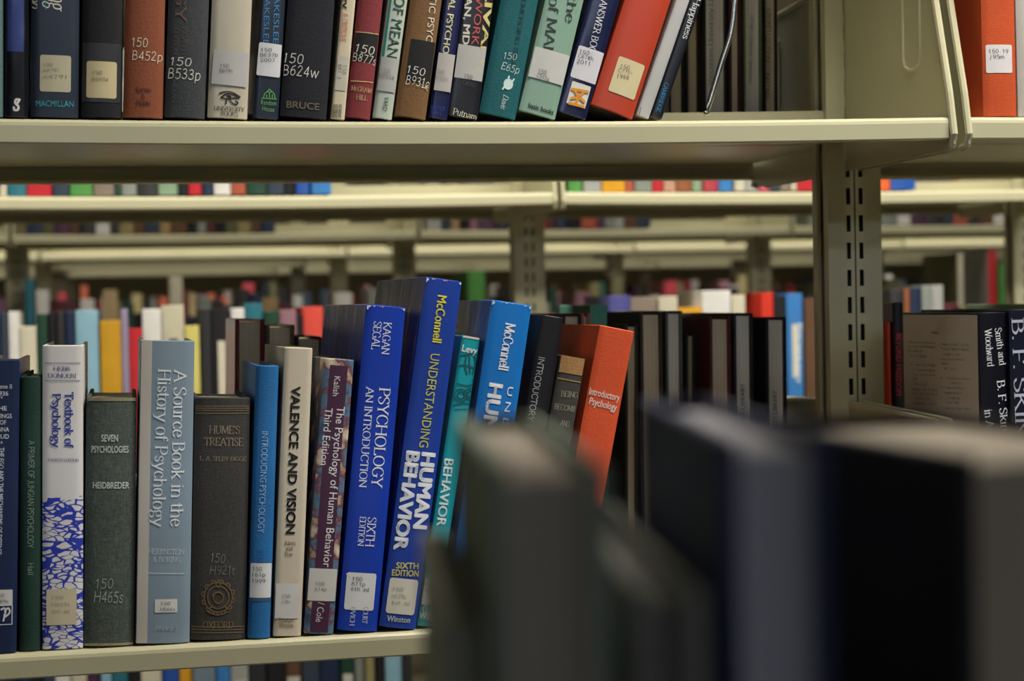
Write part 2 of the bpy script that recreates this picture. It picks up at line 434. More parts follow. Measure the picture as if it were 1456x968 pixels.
class Book:
    def __init__(b, name, label, loc, w, h, D, cover, lean=0, rz=0, t=.0025, bulge=.0015, hard=True, pages='d9cfb6', facing=1, group=None, whole=False, seg=10, cat='book'):
        b.w, b.h, b.D, b.bulge, b.s = w, h, D, bulge, facing
        if whole:
            mb = MB(); cover_shape(mb, w, h, D, t, bulge, facing, 4); pages_shape(mb, w, h, D, t, bulge, facing, hard, 2, 1)
            b.root = mb.obj(name, [cover, mat(pages, 'pages')]); b.root.location = loc; b.root.rotation_euler = (0, lean, rz)
            tag(b.root, label, cat, group)
            return
        b.root = empty(name, label, cat, loc, (0, lean, rz), group)
        mb = MB(); cover_shape(mb, w, h, D, t, bulge, facing, seg); b.cover = mb.obj('cover', [cover], b.root, smooth=True); b.cover.data.set_sharp_from_angle(angle=R(38))
        mb = MB(); pages_shape(mb, w, h, D, t, bulge, facing, hard); mb.obj('page_block', [mat(pages, 'pages')], b.root)
        b.M = Matrix.Translation(loc) @ Matrix.Rotation(rz, 4, 'Z') @ Matrix.Rotation(lean, 4, 'Y')
        b.Mi = b.M.inverted()
        c = b.M @ Vector((-w / 2, 0, h / 2))
        b.mpp = (c - CAM).dot(fwd) / FPX

    def local(b, px, py, plane='spine'):
        d = b.Mi.to_3x3() @ ray(px, py); o = b.Mi @ CAM
        if plane == 'spine':
            p = o + d * (-o.y / d.y); return (p.x, p.z)
        if plane == 'side':                                   # the board facing left, at x = -w
            p = o + d * ((-b.w - o.x) / d.x); return (p.y, p.z)
        yf = b.s * (b.D - .003)
        p = o + d * ((yf - o.y) / d.y); return (p.x, p.z)

    def y_at(b, x, plane):
        if plane == 'fore':
            u = (x + b.w) / b.w
            return b.s * ((b.D - .003) - .10 * b.w * (1 - (2 * u - 1) ** 2))
        u = min(1, max(0, (x + b.w) / b.w))
        e = 1 - (2 * u - 1) ** 2
        return -b.bulge * e

    def place(b, pts2, off, plane):
        if plane == 'side':
            return [(-b.w - off, y, z) for y, z in pts2]
        pts2 = [(min(max(x, -b.w + .0006), -.0006), max(z, .0006)) for x, z in pts2]
        return [(x, b.y_at(x, plane) - off, z) for x, z in pts2]

    def text(b, s, p0, p1, hpx, style='serif', color='ffffff', parent=None, name='title_lettering', off=.0004, kind='ink', bold=0, plane='spine', frac=False):
        a = b.local(*p0, plane); e = b.local(*p1, plane)
        du = (e[0] - a[0], e[1] - a[1]); L = math.hypot(*du); du = (du[0] / L, du[1] / L); dv = (-du[1], du[0])
        if plane == 'side':
            dv = (du[1], -du[0])
        hh = hpx * b.mpp
        if style == 'sans':
            v, f = sans_mesh(s, bold)
            x0 = min(q[0] for q in v); x1 = max(q[0] for q in v)
            uv = [((x - x0) / (x1 - x0) * L, (y / .727 - .5) * hh) for x, y in v]
            faces = f
        else:
            polys, tw = skeleton_text(s, style)
            uv = []; faces = []
            xs = [q[0] for p in polys for q in p]; x0, x1 = min(xs), max(xs)
            for p in polys:
                o = len(uv); uv += [((x - x0) / (x1 - x0) * L, (y / 7 - .5) * hh) for x, y in p]
                faces.append(tuple(range(o, o + len(p))))
        pts = [(a[0] + du[0] * u + dv[0] * v, a[1] + du[1] * u + dv[1] * v) for u, v in uv]
        return mesh_obj(name, b.place(pts, off, plane), faces, mat(color, kind), parent or b.root, recalc=False)

    def sheet(b, x0, x1, z0, z1, color, name='spine_band', off=.0002, rad=0.0, kind='paper', parent=None, plane='spine', rot=0, **k):
        """thin paper, tape or printed panel lying on the spine, local metres"""
        n = 12; vs = []; fs = []
        cx, cz = (x0 + x1) / 2, (z0 + z1) / 2
        us = sorted(set([i / n for i in range(n + 1)] + ([.02, .05, .95, .98] if rad else [])))
        pts = []
        for u in us:
            x = x0 + (x1 - x0) * u
            dd = min(abs(x - x0), abs(x1 - x)); c = 0
            if rad and dd < rad:
                c = rad - math.sqrt(max(0, rad * rad - (rad - dd) ** 2))
            for z in (z0 + c, z1 - c):
                if rot:
                    ca, sa = math.cos(rot), math.sin(rot)
                    pts.append((cx + (x - cx) * ca - (z - cz) * sa, cz + (x - cx) * sa + (z - cz) * ca))
                else:
                    pts.append((x, z))
        for i in range(len(us) - 1):
            fs.append((2 * i, 2 * i + 2, 2 * i + 3, 2 * i + 1))
        return mesh_obj(name, b.place(pts, off, plane), fs, mat(color, kind, **k), parent or b.root, recalc=False, smooth=True)

    def label(b, px0, py0, px1, py1, color='d9d6d2', lines=(), ink='3a3a3c', rad=1.5, off=.0003, size=9, style='type', name='call_number_label', rot=0, tl=None, kind='paper'):
        """sticker centred on the pixel box; lines = (text, x0, x1, y) in pixels"""
        cx, cy = (px0 + px1) / 2, (py0 + py1) / 2
        size *= .74
        if rot: off = .0007
        A = b.local(px0, cy); B = b.local(px1, cy); C = b.local(cx, py0); D = b.local(cx, py1)
        c = b.local(cx, cy)
        w2 = (B[0] - A[0]) / 2; h2 = (C[1] - D[1]) / 2
        o = b.sheet(max(c[0] - w2, -b.w + .0002), min(c[0] + w2, -.0002), c[1] - h2, c[1] + h2, color, name, off, rad * b.mpp, kind, rot=rot)
        for i, ln in enumerate(lines):
            tx, xa, xb, y = ln[:4]
            dy = ln[4] if len(ln) > 4 else 0
            b.text(tx, (xa, y), (xb, y + dy), size, style, ink, o, 'call_number', off + .0003)
        return o

    def strokes(b, polylines, r_px, color, name='emblem', off=.0004, kind='ink', parent=None, curved=True, plane='spine'):
        """line drawing in pixels swept with a round nib"""
        vs = []; fs = []
        for pl in polylines:
            pl = [tuple(b.local(*p, plane)) for p in pl]
            S = 1000
            pl2 = [(x * S, z * S) for x, z in pl]
            if curved:
                pl2 = spline(pl2, 5)
            else:
                fine = [pl2[0]]
                for a, e in zip(pl2, pl2[1:]):
                    q = max(1, int(math.hypot(e[0] - a[0], e[1] - a[1]) / 2.5))
                    fine += [(a[0] + (e[0] - a[0]) * i / q, a[1] + (e[1] - a[1]) * i / q) for i in range(1, q + 1)]
                pl2 = fine
            for hl in sweep(pl2, r_px * b.mpp * S, r_px * b.mpp * S, 6):
                o = len(vs); vs += [(x / S, z / S) for x, z in hl]; fs.append(tuple(range(o, o + len(hl))))
        return mesh_obj(name, b.place(vs, off, plane), fs, mat(color, kind), parent or b.root, recalc=False)

    def blob(b, poly, color, name='emblem', off=.00035, kind='ink', parent=None, plane='spine'):
        pts = [b.local(*p, plane) for p in poly]
        return mesh_obj(name, b.place(pts, off, plane), [tuple(range(len(pts)))], mat(color, kind), parent or b.root, recalc=False)


ROWS = {}
def fit(row, Xb, w, th, rz, D, h):
    """narrow a book so that it does not press into its left-hand neighbour"""
    prev = ROWS.get(row)
    if prev:
        X0, th0, rz0, D0, h0 = prev
        p = 0
        for z in (0, min(h, h0)):
            for y in (0, min(D, D0)):
                r0 = X0 + z * math.tan(th0) - y * math.tan(rz0)
                l1 = Xb - w / math.cos(th) + z * math.tan(th) - y * math.tan(rz)
                p = max(p, r0 - l1)
        if p > .0055:
            print('tight', row, round(p * 1000, 1), 'mm of', round(w * 1000, 1))
        w -= (p + .0004) if p > 0 else 0
    ROWS[row] = (Xb, th, rz, D, h)
    return max(w, .004)


def put(name, label, zs, Y, bl, br, tl, tr, cover, D=.16, rz=0, h=None, group=None, wscale=1.0, **k):
    """book standing on a shelf from the four corners of its spine in the photograph"""
    zf = zs if callable(zs) else (lambda x: zs)
    Xb = xat(br, Y, zf(0.3)); z0 = zf(Xb); Xb = xat(br, Y, z0); Xl = xat(bl, Y, z0)
    TR = at(tr[0], tr[1], Y); TL = at(tl[0], tl[1], Y)
    th = .5 * (math.atan2(TR.x - Xb, TR.z - z0) + math.atan2(TL.x - Xl, TL.z - z0))
    w = .5 * ((Xb - Xl) + (TR.x - TL.x)) * math.cos(th) * wscale
    hh = h or .5 * (math.hypot(TR.x - Xb, TR.z - z0) + math.hypot(TL.x - Xl, TL.z - z0))
    if group and not k.pop('loose', False):
        w = fit(group, Xb, w, th, rz, D, hh)
    if th < 0:
        # leaning left: it stands on its left lower edge
        z0 = z0 + w * math.sin(-th)
    return Book(name, label, (Xb, Y, z0 + .0009), w, hh, D, cover, th, rz, group=group, **k)
# ------------------------------------------------------------------ bookcases
P1, PITCHY, SD = 1.616, 1.397, .24            # first post plane, distance between bookcases, shelf depth
POSTX, SEC = .668, .914
ENAMEL = mat('b9b494', 'enamel'); ENAMEL_D = mat('a9a486', 'enamel'); RECESS_SHADE = mat('26251f', 'enamel', .6)  # last one: dark tone stands in for shade inside slots and channel gaps
def post_y(n): return P1 + PITCHY * (n - 1)
def post_x(k): return POSTX + SEC * k
ORD = ['nearest blurred', 'sharp front', 'second', 'third', 'fourth', 'fifth', 'sixth', 'seventh']

Z_UP = at(748, 197.5, P1 - SD).z + .0172        # top of the front bookcase's upper shelf (unsagged)
Z_LOW = at(640, 896, P1 - SD).z                # its lower shelf
Z2_UP = at(740, 291, post_y(2) - SD).z + .0185
Z2_LOW = -.243 + CAMZ
Z2_THIRD = -.612 + CAMZ
SAG = .0042


def zup(X):
    u = (X - (POSTX - SEC / 2)) / (SEC / 2)
    return Z_UP - SAG * max(0, 1 - u * u)


def shelf(label, n, k, face, ztop, sag=0.0, group=None, brackets=(0, 1), seg=1):
    """cantilever shelf between posts k and k+1; face -1 looks at the camera's side, +1 away"""
    yp = post_y(n); x0, x1 = post_x(k) + .0095, post_x(k + 1) - .0095
    xc = (x0 + x1) / 2
    root = empty('shelf', label, 'shelf', (xc, yp, ztop), (0, 0, 0), group)
    yb, yf = .012, SD
    path = [(yb, .030), (yb, .002), (yb + .002, 0), (yf - .0045, 0), (yf - .002, -.0008), (yf - .0006, -.0022), (yf, -.0045), (yf, -.0163), (yf - .0012, -.0173), (yf - .011, -.0173), (yf - .011, -.0145)]
    seg = 16 if sag else 1
    vs = []; fs = []; q = len(path)
    for i in range(seg + 1):
        x = (x0 - xc) + (x1 - x0) * i / seg
        u = x / ((x1 - x0) / 2)
        dz = -sag * (1 - u * u)
        vs += [(x, face * y, z + dz) for y, z in path]
    for i in range(seg):
        for j in range(q - 1):
            fs.append((i * q + j, i * q + j + 1, (i + 1) * q + j + 1, (i + 1) * q + j))
    o = mesh_obj('shelf_deck', vs, fs, ENAMEL, root, smooth=False)
    sd = o.modifiers.new('sheet', 'SOLIDIFY'); sd.thickness = .0011; sd.offset = 0
    # make the thickness grow inwards/downwards of the deck whichever way the strip is wound
    for e in brackets:
        xe = (x0 - xc - .0030) if e == 0 else (x1 - xc + .0030)
        mb = MB()
        ol = [(.004, -.027), (yf - .004, -.026), (yf + .004, -.022), (yf + .0055, -.012), (yf - .004, .020), (yf - .028, .100), (yf - .034, .140), (yf - .040, .146), (.012, .152), (.004, .150)]
        mb.prism_x([(face * y, z) for y, z in ol], xe - .0009, xe + .0009)
        hem = [(yf - .010, -.024), (yf, -.0225), (yf + .0035, -.014), (yf - .004, .020), (yf - .028, .100), (yf - .034, .138), (yf - .040, .144), (.02, .150)]
        mb.tube([(xe, face * y, z) for y, z in hem], .0032, 8)
        sgn = 1 if e == 0 else -1
        # pressed slot and the hook tab that grips the post
        slot = [(.150, .058), (.150, .112), (.153, .118), (.162, .122), (.172, .122), (.181, .118), (.184, .112), (.184, .058), (.181, .052), (.172, .048), (.162, .048), (.153, .052), (.150, .058)]
        mb.tube([(xe + sgn * .0008, face * y, z) for y, z in slot], .0016, 6)
        mb.box(min(xe, xe + sgn * .016), max(xe, xe + sgn * .016), min(face * .004, face * .0055), max(face * .004, face * .0055), -.034, -.008)
        b_ = mb.obj('end_bracket', [ENAMEL], root, smooth=False)
        mb = MB()
        mb.box(xe + sgn * .004 - .0012, xe + sgn * .004 + .0012, min(face * .0032, face * .004), max(face * .0032, face * .004), -.027, -.016)
        mb.box(xe + sgn * .010 - .0012, xe + sgn * .010 + .0012, min(face * .0032, face * .004), max(face * .0032, face * .004), -.027, -.016)
        mb.obj('hook_slot', [RECESS_SHADE], b_)
    return root


POST_CACHE = {}
def post(label, n, k, z0=0.0, z1=2.25, fine=True, group=None):
    root = empty('upright_post', label, 'shelf post', (post_x(k), post_y(n), 0), (0, 0, 0), group)
    if fine not in POST_CACHE:
        xs = [-.0265, -.0082, -.0042, -.0008, .0008, .0042, .0082, .0265]
        zs = []; z = z0 + .012
        while z < z1 - .03:
            zs += [z, z + .0152]; z += .0254
        zs = [z0] + zs + [z1]
        out = []
        for f in (-1, 1):
            vs = []; fs = []
            def V(x, y, z):
                vs.append((x, f * y, z)); return len(vs) - 1
            yF = .0195
            for i in range(len(xs) - 1):
                for j in range(len(zs) - 1):
                    if i in (1, 5) and j % 2 == 1 and fine:
                        continue
                    yy = yF - (.0025 if i == 3 else 0)
                    fs.append((V(xs[i], yy, zs[j]), V(xs[i + 1], yy, zs[j]), V(xs[i + 1], yy, zs[j + 1]), V(xs[i], yy, zs[j + 1])))
            for sx in (-1, 1):
                a = sx * .0265
                fs.append((V(a, yF, z0), V(a, yF - .011, z0), V(a, yF - .011, z1), V(a, yF, z1)))
                fs.append((V(a, yF - .011, z0), V(a * .86, yF - .011, z0), V(a * .86, yF - .011, z1), V(a, yF - .011, z1)))
            me = mesh_obj('channel', vs, fs, ENAMEL, root)
            out.append(me.data)
        mb = MB(); mb.box(-.020, .020, -.009, .009, z0, z1); w_ = mb.obj('shaded_web', [RECESS_SHADE], root)  # shade inside the open channels is put into this box's colour
        POST_CACHE[fine] = (out, w_.data)
    else:
        out, w_ = POST_CACHE[fine]
        for nm, me in zip(('channel', 'channel', 'shaded_web'), out + [w_]):
            o = bpy.data.objects.new(nm, me); link(o); o.parent = root
    return root
# ------------------------------------------------------------------ front bookcase: lower shelf books
YL = P1 - SD + .006
def wear(b, seed):
    """scuffed white card showing at the head of the spine"""
    q = random.Random(seed)
    w, h = b.w, b.h
    spots = [(-w * .99, h - .002, .0022)] + [(-w * q.uniform(.05, .95), h - .0006, q.uniform(.0005, .0012)) for _ in range(5)] + [(-.0012, h - .0015, .0011)]
    vs = []; fs = []
    for x, z, r in spots:
        o = len(vs)
        vs += [(x + r * q.uniform(.6, 1.2) * math.cos(a * math.pi / 4), min(z + r * q.uniform(.6, 1.4) * math.sin(a * math.pi / 4), h - .0008)) for a in range(8)]
        fs.append(tuple(range(o, o + 8)))
    mesh_obj('worn_edge', b.place(vs, .00035, 'spine'), fs, mat('d8d2c6', 'paper'), b.root, recalc=False)

GLOW = 'books along the front lower shelf'
def low(name, label, bl, br, tl, tr, cover, **k):
    return put(name, label, Z_LOW, YL + k.pop('dy', 0), bl, br, tl, tr, cover, group=GLOW, **k)

HARD, PAPER = 'hardcover_book', 'paperback_book'
b = low(HARD, 'glossy navy hardcover with white lettering, at the left end of the lower shelf', -26, 23, (-20, 514), (27, 514), mat('1f2c4f', 'jacket', .3), D=.15, bulge=.001)
for s, xa, xb, y in (('Volume II', -14, 17, 549), ('1936', -4, 12, 559), ('*', 1, 4, 566), ('THE', -8, 10, 580), ('WRITINGS', -18, 17, 591), ('OF', 0, 9, 600), ('ANNA', -8, 13, 610), ('FREUD', -12, 13, 620), ('*', 1, 4, 630)):
    b.text(s, (xa, y), (xb, y), 6.5, 'sans', 'dfe2ea', bold=.012)
b.text('THE EGO AND THE MECHANISMS OF DEFENSE', (3, 636), (-1, 788), 7, 'sans', 'dfe2ea', bold=.012)
b.label(-10, 838, 18, 861, 'd0cfca', [('150', -8, 6, 846), ('F889e', -8, 12, 854)], '55555a', 1, size=6)
b.strokes([[(-14, 861), (17.5, 860), (17, 887), (-14, 888)]], .7, 'cfd3dc', 'publisher_mark', curved=False)
b.strokes([[(2, 866), (6, 864), (8, 868), (5, 882)], [(7, 868), (12, 864), (14, 870), (8, 876), (6, 874)]], 1.3, 'd8dbe3', 'publisher_mark')

b = low(HARD, 'slim dark green cloth hardcover with pale lettering, between glossy navy and white-and-blue books', 25, 58.5, (27, 537), (59, 537), mat('1d3a31', 'cloth', weave=.08), D=.15, dy=.004, bulge=.002)
b.text('A PRIMER OF JUNGIAN PSYCHOLOGY', (45, 626), (43.5, 778), 8, 'thin', '9fb3a4')
b.text('Hall', (44, 800), (43.5, 816), 7.5, 'thin', '9fb3a4')

b = low(PAPER, 'white hardcover with a splintered blue pattern over the lower half of its spine', 60, 118, (59.5, 493), (119, 493), mat('dcd8d6', 'crackle', top=.112, ink='2b3cae'), D=.17, dy=.002, bulge=.001, t=.002)
b.text('HEBB', (76, 523.5), (100, 524), 6, 'serif', '2c3a86', name='author_lettering'); b.text('DONDERI', (68, 533.5), (108.5, 534), 6, 'serif', '2c3a86', name='author_lettering')
for y in (516, 541):
    b.strokes([[(64, y), (114, y)]], .5, '2c3a86', 'rule', curved=False)
b.text('Textbook of', (98.4, 557), (98, 637), 11.5, 'bold', '2c3a9a'); b.text('Psychology', (80.5, 559), (80, 636), 11.2, 'bold', '2c3a9a')
b.text('FOURTH EDITION', (68, 653.5), (112, 654), 4, 'serif', '2c3a86', name='edition_lettering')
b.label(66, 837, 109, 888, 'cfc4a6', [('150', 74, 90, 848), ('H443t', 74, 100, 858), ('4th ed.', 74, 102, 868)], 'b3aa94', 1, size=6)

b = low(HARD, 'grey-green rough cloth hardcover with handwritten white call number, right of the blue-patterned book', 118.5, 190.5, (121, 568), (196.5, 568), mat('424a43', 'cloth', weave=.5), D=.155, dy=.003, bulge=.003, t=.003)
b.text('SEVEN', (144, 622), (168, 622), 10, 'sans', 'cfd6cc', bold=.02); b.text('PSYCHOLOGIES', (130, 638), (183, 638), 10, 'sans', 'cfd6cc', bold=.02)
b.text('HEIDBREDER', (132, 689), (184, 689), 9.5, 'sans', 'cfd6cc', bold=.02, name='author_lettering')
b.text('150', (137, 829), (161, 829), 13, 'hand', 'a9b0a8', name='call_number_writing'); b.text('H465s', (134, 847), (175, 848), 15, 'hand', 'b4bab2', name='call_number_writing')
b.sheet(-b.w, 0, b.h - .0025, b.h, '8d8468', 'worn_edge', .0003, kind='cloth')
b.sheet(-b.w, 0, 0, .0025, '8d8468', 'worn_edge', .0003, kind='cloth')

b = low(HARD, 'tall pale blue-grey hardcover in clear plastic with a cream strip down its spine', 188.5, 269.5, (193.5, 487), (279, 487), mat('8799a8', 'jacket', .22, wrinkle=.4), D=.14, bulge=.002, rz=R(.3), wscale=1.0)
b.sheet(-b.w, -b.w + .0085, .0005, b.h - .0005, 'cfc6bb', 'cream_strip', kind='jacket')
b.text('A Source Book in the', (256.5, 524), (251, 748), 17, 'serif', 'e9eef0'); b.text('History of Psychology', (234, 524), (225, 748), 17, 'serif', 'e9eef0')
b.text('HERRNSTEIN', (211, 783), (262, 784), 7.5, 'light', 'd3dbe0', name='author_lettering'); b.text('& BORING', (218, 794), (257, 795), 7.5, 'light', 'd3dbe0', name='author_lettering')
b.strokes([[(211, 814), (262, 815)]], .5, 'd3dbe0', 'rule', curved=False)
b.text('Harvard', (221, 891), (252, 892), 8, 'italic', 'aab8c3', name='publisher_lettering')
b.label(220, 851, 252, 870, 'd9d7d3', [('150', 229, 242, 857), ('H566s', 228, 249, 865)], '4a4a4e', 1, size=6)

b = low(HARD, 'dark brown-grey old cloth book with gilt title and round gilt crest', 271, 349, (275, 568), (358.5, 568), mat('3a3835', 'cloth', weave=.2), D=.13, dy=.002, bulge=.003, t=.003, rz=R(.4), wscale=1.0)
for y in (577, 580, 583, 587, 890, 894, 898):
    xx = (275 - (y - 568) * .012, 357 - (y - 568) * .028)
    b.strokes([[(xx[0] + 1, y), (xx[1] - 1, y)]], .5, '8f7a58', 'gilt_rule', curved=False, kind='foil')
b.text("HUME'S", (297, 610), (341, 611), 11, 'serif', 'a08d74', kind='foil'); b.text('TREATISE', (290, 627), (346, 628), 11, 'serif', 'a08d74', kind='foil')
b.text('L. A. SELBY-BIGGE', (284, 651), (350, 652), 6, 'serif', 'a08d74', kind='foil', name='author_lettering')
b.text('150', (300, 792), (320, 793), 12, 'hand', '8a8a88', name='call_number_writing'); b.text('H921t', (298, 809), (334, 810), 12, 'hand', '7d7d7a', name='call_number_writing')
cx, cy = 310, 848
ring = [[(cx + rx * math.cos(a * math.pi / 8), cy + ry * math.sin(a * math.pi / 8)) for a in range(17)] for rx, ry in ((20, 21), (15, 16), (7, 8))]
ring += [[(cx + 20 * math.cos(a), cy + 21 * math.sin(a)), (cx + 24 * math.cos(a + .15), cy + 25 * math.sin(a + .15)), (cx + 22 * math.cos(a + .35), cy + 23 * math.sin(a + .35))] for a in [i * math.pi / 6 for i in range(12)]]
ring += [[(302, 845), (310, 841), (318, 845)], [(304, 853), (310, 857), (316, 853)], [(310, 824), (313, 830), (310, 834), (307, 830), (310, 824)], [(294, 868), (310, 873), (326, 868)], [(296, 864), (302, 861)], [(324, 864), (318, 861)]]
b.strokes(ring, .9, '7d6747', 'gilt_crest', kind='foil')
b.text('OXFORD', (288, 887), (332, 887), 9, 'serif', '8f7a58', kind='foil', name='publisher_lettering')

b = low(HARD, 'slim bright blue hardcover left of the cream paperback', 348, 384, (361, 522), (396, 522), mat('2a6ca8', 'cloth', .45, weave=.05), D=.13, rz=R(.8), bulge=.0022, wscale=1.0)
b.text('INTRODUCING PSYCHOLOGY', (377, 613), (371, 757), 9.5, 'sans', '8db4d8'); 
b.sheet(-b.w, 0, .050, .058, '3f5a80', 'clear_tape', .0002, kind='jacket'); b.sheet(-b.w, 0, .028, .034, '3f5a80', 'clear_tape', .0002, kind='jacket')
b.text('BOOKS', (370, 782), (369, 800), 9, 'thin', '1d4f82', name='publisher_lettering')
b.label(353, 800, 386, 849, 'd6d6d6', [('150', 359, 372, 808), ('I61p', 359, 377, 816), ('1999', 358, 377, 825)], '2e2e30', 2, size=7)

b = low(PAPER, 'cream paperback with one line of heavy black squared lettering', 384.5, 428, (401, 497), (445, 497), mat('cfc3ae', 'paper', .55, scale=25), D=.145, rz=R(1.6), bulge=.0005, hard=False, t=.0006, wscale=.98, pages='b9a98d')
b.text('VALENCE AND VISION', (421, 549), (413, 759), 13, 'sans', '23211f', bold=.035)
for s, xa, xb, y in (('Jones', 404, 420, 771), ('and', 406, 416, 779), ('Roe', 405, 416, 787), ('Rinehart', 396, 418, 881), ('Winston', 396, 417, 888)):
    b.text(s, (xa, y), (xb, y + .5), 6, 'serif', '7c6448', name='author_lettering')
b.label(389, 829, 425, 879, 'd3d2d0', [('150', 401, 412, 847), ('J78v', 400, 413, 855)], '707074', 1, size=6)

b = low(PAPER, 'worn plum-purple paperback with mottled edges, between cream and royal blue books', 429.5, 474, (457, 513), (506, 515), mat('8a8a96', 'marbled'), D=.15, rz=R(2.2), bulge=.0006, hard=False, t=.0007, wscale=.98, pages='a3907a')
for bx0, bx1 in ((.20, .80),):
    b.sheet(-b.w * (1 - bx0), -b.w * (1 - bx1), .0015, b.h - .005, '4a2b43', 'purple_band', kind='jacket')
b.text('Kalish', (480, 535), (477, 563), 9, 'sans', 'd8d0d4', name='author_lettering')
b.text('The Psychology of Human Behavior', (485, 578), (465, 806), 12, 'sans', 'e6dfe2'); b.text('Third Edition', (468, 580), (461, 661), 11, 'sans', 'e6dfe2')
b.text('/ Cole', (457, 856), (453.5, 884), 10, 'sans', 'cfc6cb', name='publisher_lettering')
b.label(438, 808, 478, 854, 'cdc9c2', [('150', 449, 461, 829), ('K14p', 448, 464, 837)], '6d6d70', 1, size=6)

b = low(HARD, 'thick royal blue textbook with white serif lettering, right of the plum-purple paperback', 477.5, 536, (515, 437), (581.5, 442), mat('1d3fae', 'jacket', .25, wrinkle=.5), D=.2, rz=R(3.0), bulge=.001, wscale=.97, pages='8f8878')
wear(b, 2)
b.text('KAGAN', (551, 458), (547, 504), 11, 'serif', 'dfe5f5', name='author_lettering'); b.text('SEGAL', (537, 457), (533, 497), 11, 'serif', 'dfe5f5', name='author_lettering')
b.text('PSYCHOLOGY', (547, 551), (535, 694), 15.5, 'serif', 'e3e8f6'); b.text('AN INTRODUCTION', (526, 549), (515, 693), 10.5, 'serif', 'dfe5f5')
b.text('SIXTH', (529, 735), (525, 777), 12, 'serif', 'dfe5f5', name='edition_lettering'); b.text('EDITION', (516, 734), (512, 776), 8.5, 'serif', 'dfe5f5', name='edition_lettering')
b.text('COURT', (520, 862), (518, 886), 7, 'serif', 'cdd6ee', name='publisher_lettering'); b.text('OVICH', (502, 862), (500, 889), 7, 'serif', 'cdd6ee', name='publisher_lettering')
b.label(491, 814, 533, 867, 'd9d9da', [('150', 501, 515, 822, 1), ('K11p', 500, 519, 829, 1), ('6th ed.', 499, 527, 836, 2)], '2a2a2c', 3, size=7)
b.blob([(504 + 12 * math.cos(a * .4), 815 + 7 * math.sin(a * .4)) for a in range(16)][:9][::-1], 'cfc9c0', 'torn_paper')

b = low(HARD, 'tallest blue textbook with yellow author name and big bold white title', 539.5, 591, (602, 399), (662.5, 406), mat('23429f', 'jacket', .25, wrinkle=.5), D=.2, rz=R(3.0), bulge=.001, wscale=.95, pages='8f8878')
wear(b, 0)
b.text('McConnell', (629, 420), (621, 487), 14, 'sans', 'e8dd3c', name='author_lettering', bold=.015)
b.text('UNDERSTANDING', (619, 503), (602, 636), 14, 'sans', 'c2c05c')
b.text('HUMAN', (610, 643), (597, 752), 20, 'sans', 'e9ecf4', bold=.05); b.text('BEHAVIOR', (588, 641), (569, 782), 19, 'sans', 'e9ecf4', bold=.05)
b.text('SIXTH', (563, 803), (595, 804), 9, 'sans', 'dfd66a', bold=.02, name='edition_lettering'); b.text('EDITION', (557, 813), (595, 815), 9, 'sans', 'dfd66a', bold=.02, name='edition_lettering')
b.text('Winston', (550, 878), (583, 881), 8.5, 'sans', 'cfd2bd', name='publisher_lettering', bold=.015)
b.label(551, 822, 592, 873, 'd2cec0', [('150', 558, 573, 836, 1), ('M129u', 557, 577, 846, 1), ('6th ed.', 557, 585, 855, 2)], 'b2ada2', 4, size=7)

b = low(PAPER, 'slim turquoise paperback with drawn machinery on its spine, behind the tallest blue textbook', 594, 619, (654.5, 480), (687, 485), mat('17a0ad', 'jacket', .3), D=.15, rz=R(2), bulge=.0004, hard=False, t=.0006, wscale=.92, dy=.004)
b.sheet(-b.w, 0, b.h - .0016, b.h, 'd8d4c8', 'worn_edge', .0003)
b.text('Levy', (657, 494), (679, 498.5), 10, 'sans', 'eef2f2', name='author_lettering', bold=.015)
ink = '1a5560'
b.strokes([[(652, 506), (662, 504), (672, 503), (684, 506)], [(663, 504), (661, 520), (664, 532)], [(674, 504), (676, 516), (672, 530)], [(652, 520), (662, 519), (676, 524)], [(667, 504), (668, 530)], [(684, 512), (680, 530), (676, 534)]], 1.0, ink, 'spine_drawing')
b.strokes([[(655 + r_ * math.cos(a * math.pi / 5), 562 + r_ * math.sin(a * math.pi / 5)) for a in range(11)] for r_ in (5, 9)] + [[(668 + r_ * math.cos(a * math.pi / 5), 560 + r_ * math.sin(a * math.pi / 5)) for a in range(11)] for r_ in (4, 8)] + [[(645, 576), (660, 573), (674, 576)], [(650, 545), (662, 548), (676, 546)], [(672, 540), (676, 548), (675, 558)], [(646, 582), (668, 582)]], .9, ink, 'spine_drawing')
b.text('BEHAVIOR', (639, 652), (627, 748), 13.5, 'sans', 'd6eef0', bold=.02)
b.label(598, 822, 620, 860, 'd2cfc6', [('150', 604, 612, 830), ('L66b', 604, 616, 838)], '7a7a7a', 1, size=6)
b.strokes([[(610 + 9 * math.cos(a * math.pi / 6), 866 + 7 * math.sin(a * math.pi / 6)) for a in range(13)], [(606, 862), (607, 872), (613, 870), (616, 862)]], .8, 'bfe3e6', 'publisher_mark')
b.text('Wiley', (596, 874), (619, 878), 10, 'sans', 'eef2f2', name='publisher_lettering', bold=.02)

b = low(HARD, 'azure blue textbook with white lettering, between turquoise and black books', 633, 690, (695, 433), (761.5, 440.5), mat('1e78cc', 'jacket', .25, wrinkle=.5), D=.2, rz=R(1), bulge=.001, wscale=.95, pages='8f8878')
b.text('McConnell', (726, 459), (715, 527), 14, 'bold', 'eef2f8', name='author_lettering')
b.text('U N D E R S T A N D I N G', (726, 550), (688, 800), 8.5, 'sans', 'e3ebf5'); b.text('HUMAN', (706, 545), (687, 660), 20, 'sans', 'eef2f8', bold=.04)
wear(b, 1)

b = low(HARD, 'black hardcover with narrow white lettering, between azure and orange books', 696, 733, (766, 452), (800.5, 456), mat('17171c', 'jacket', .4), D=.19, bulge=.001, wscale=.93)
b.text('INTRODUCTORY PSYCHOLOGY', (770, 508), (739, 680), 8.5, 'thin', 'd5d5da')

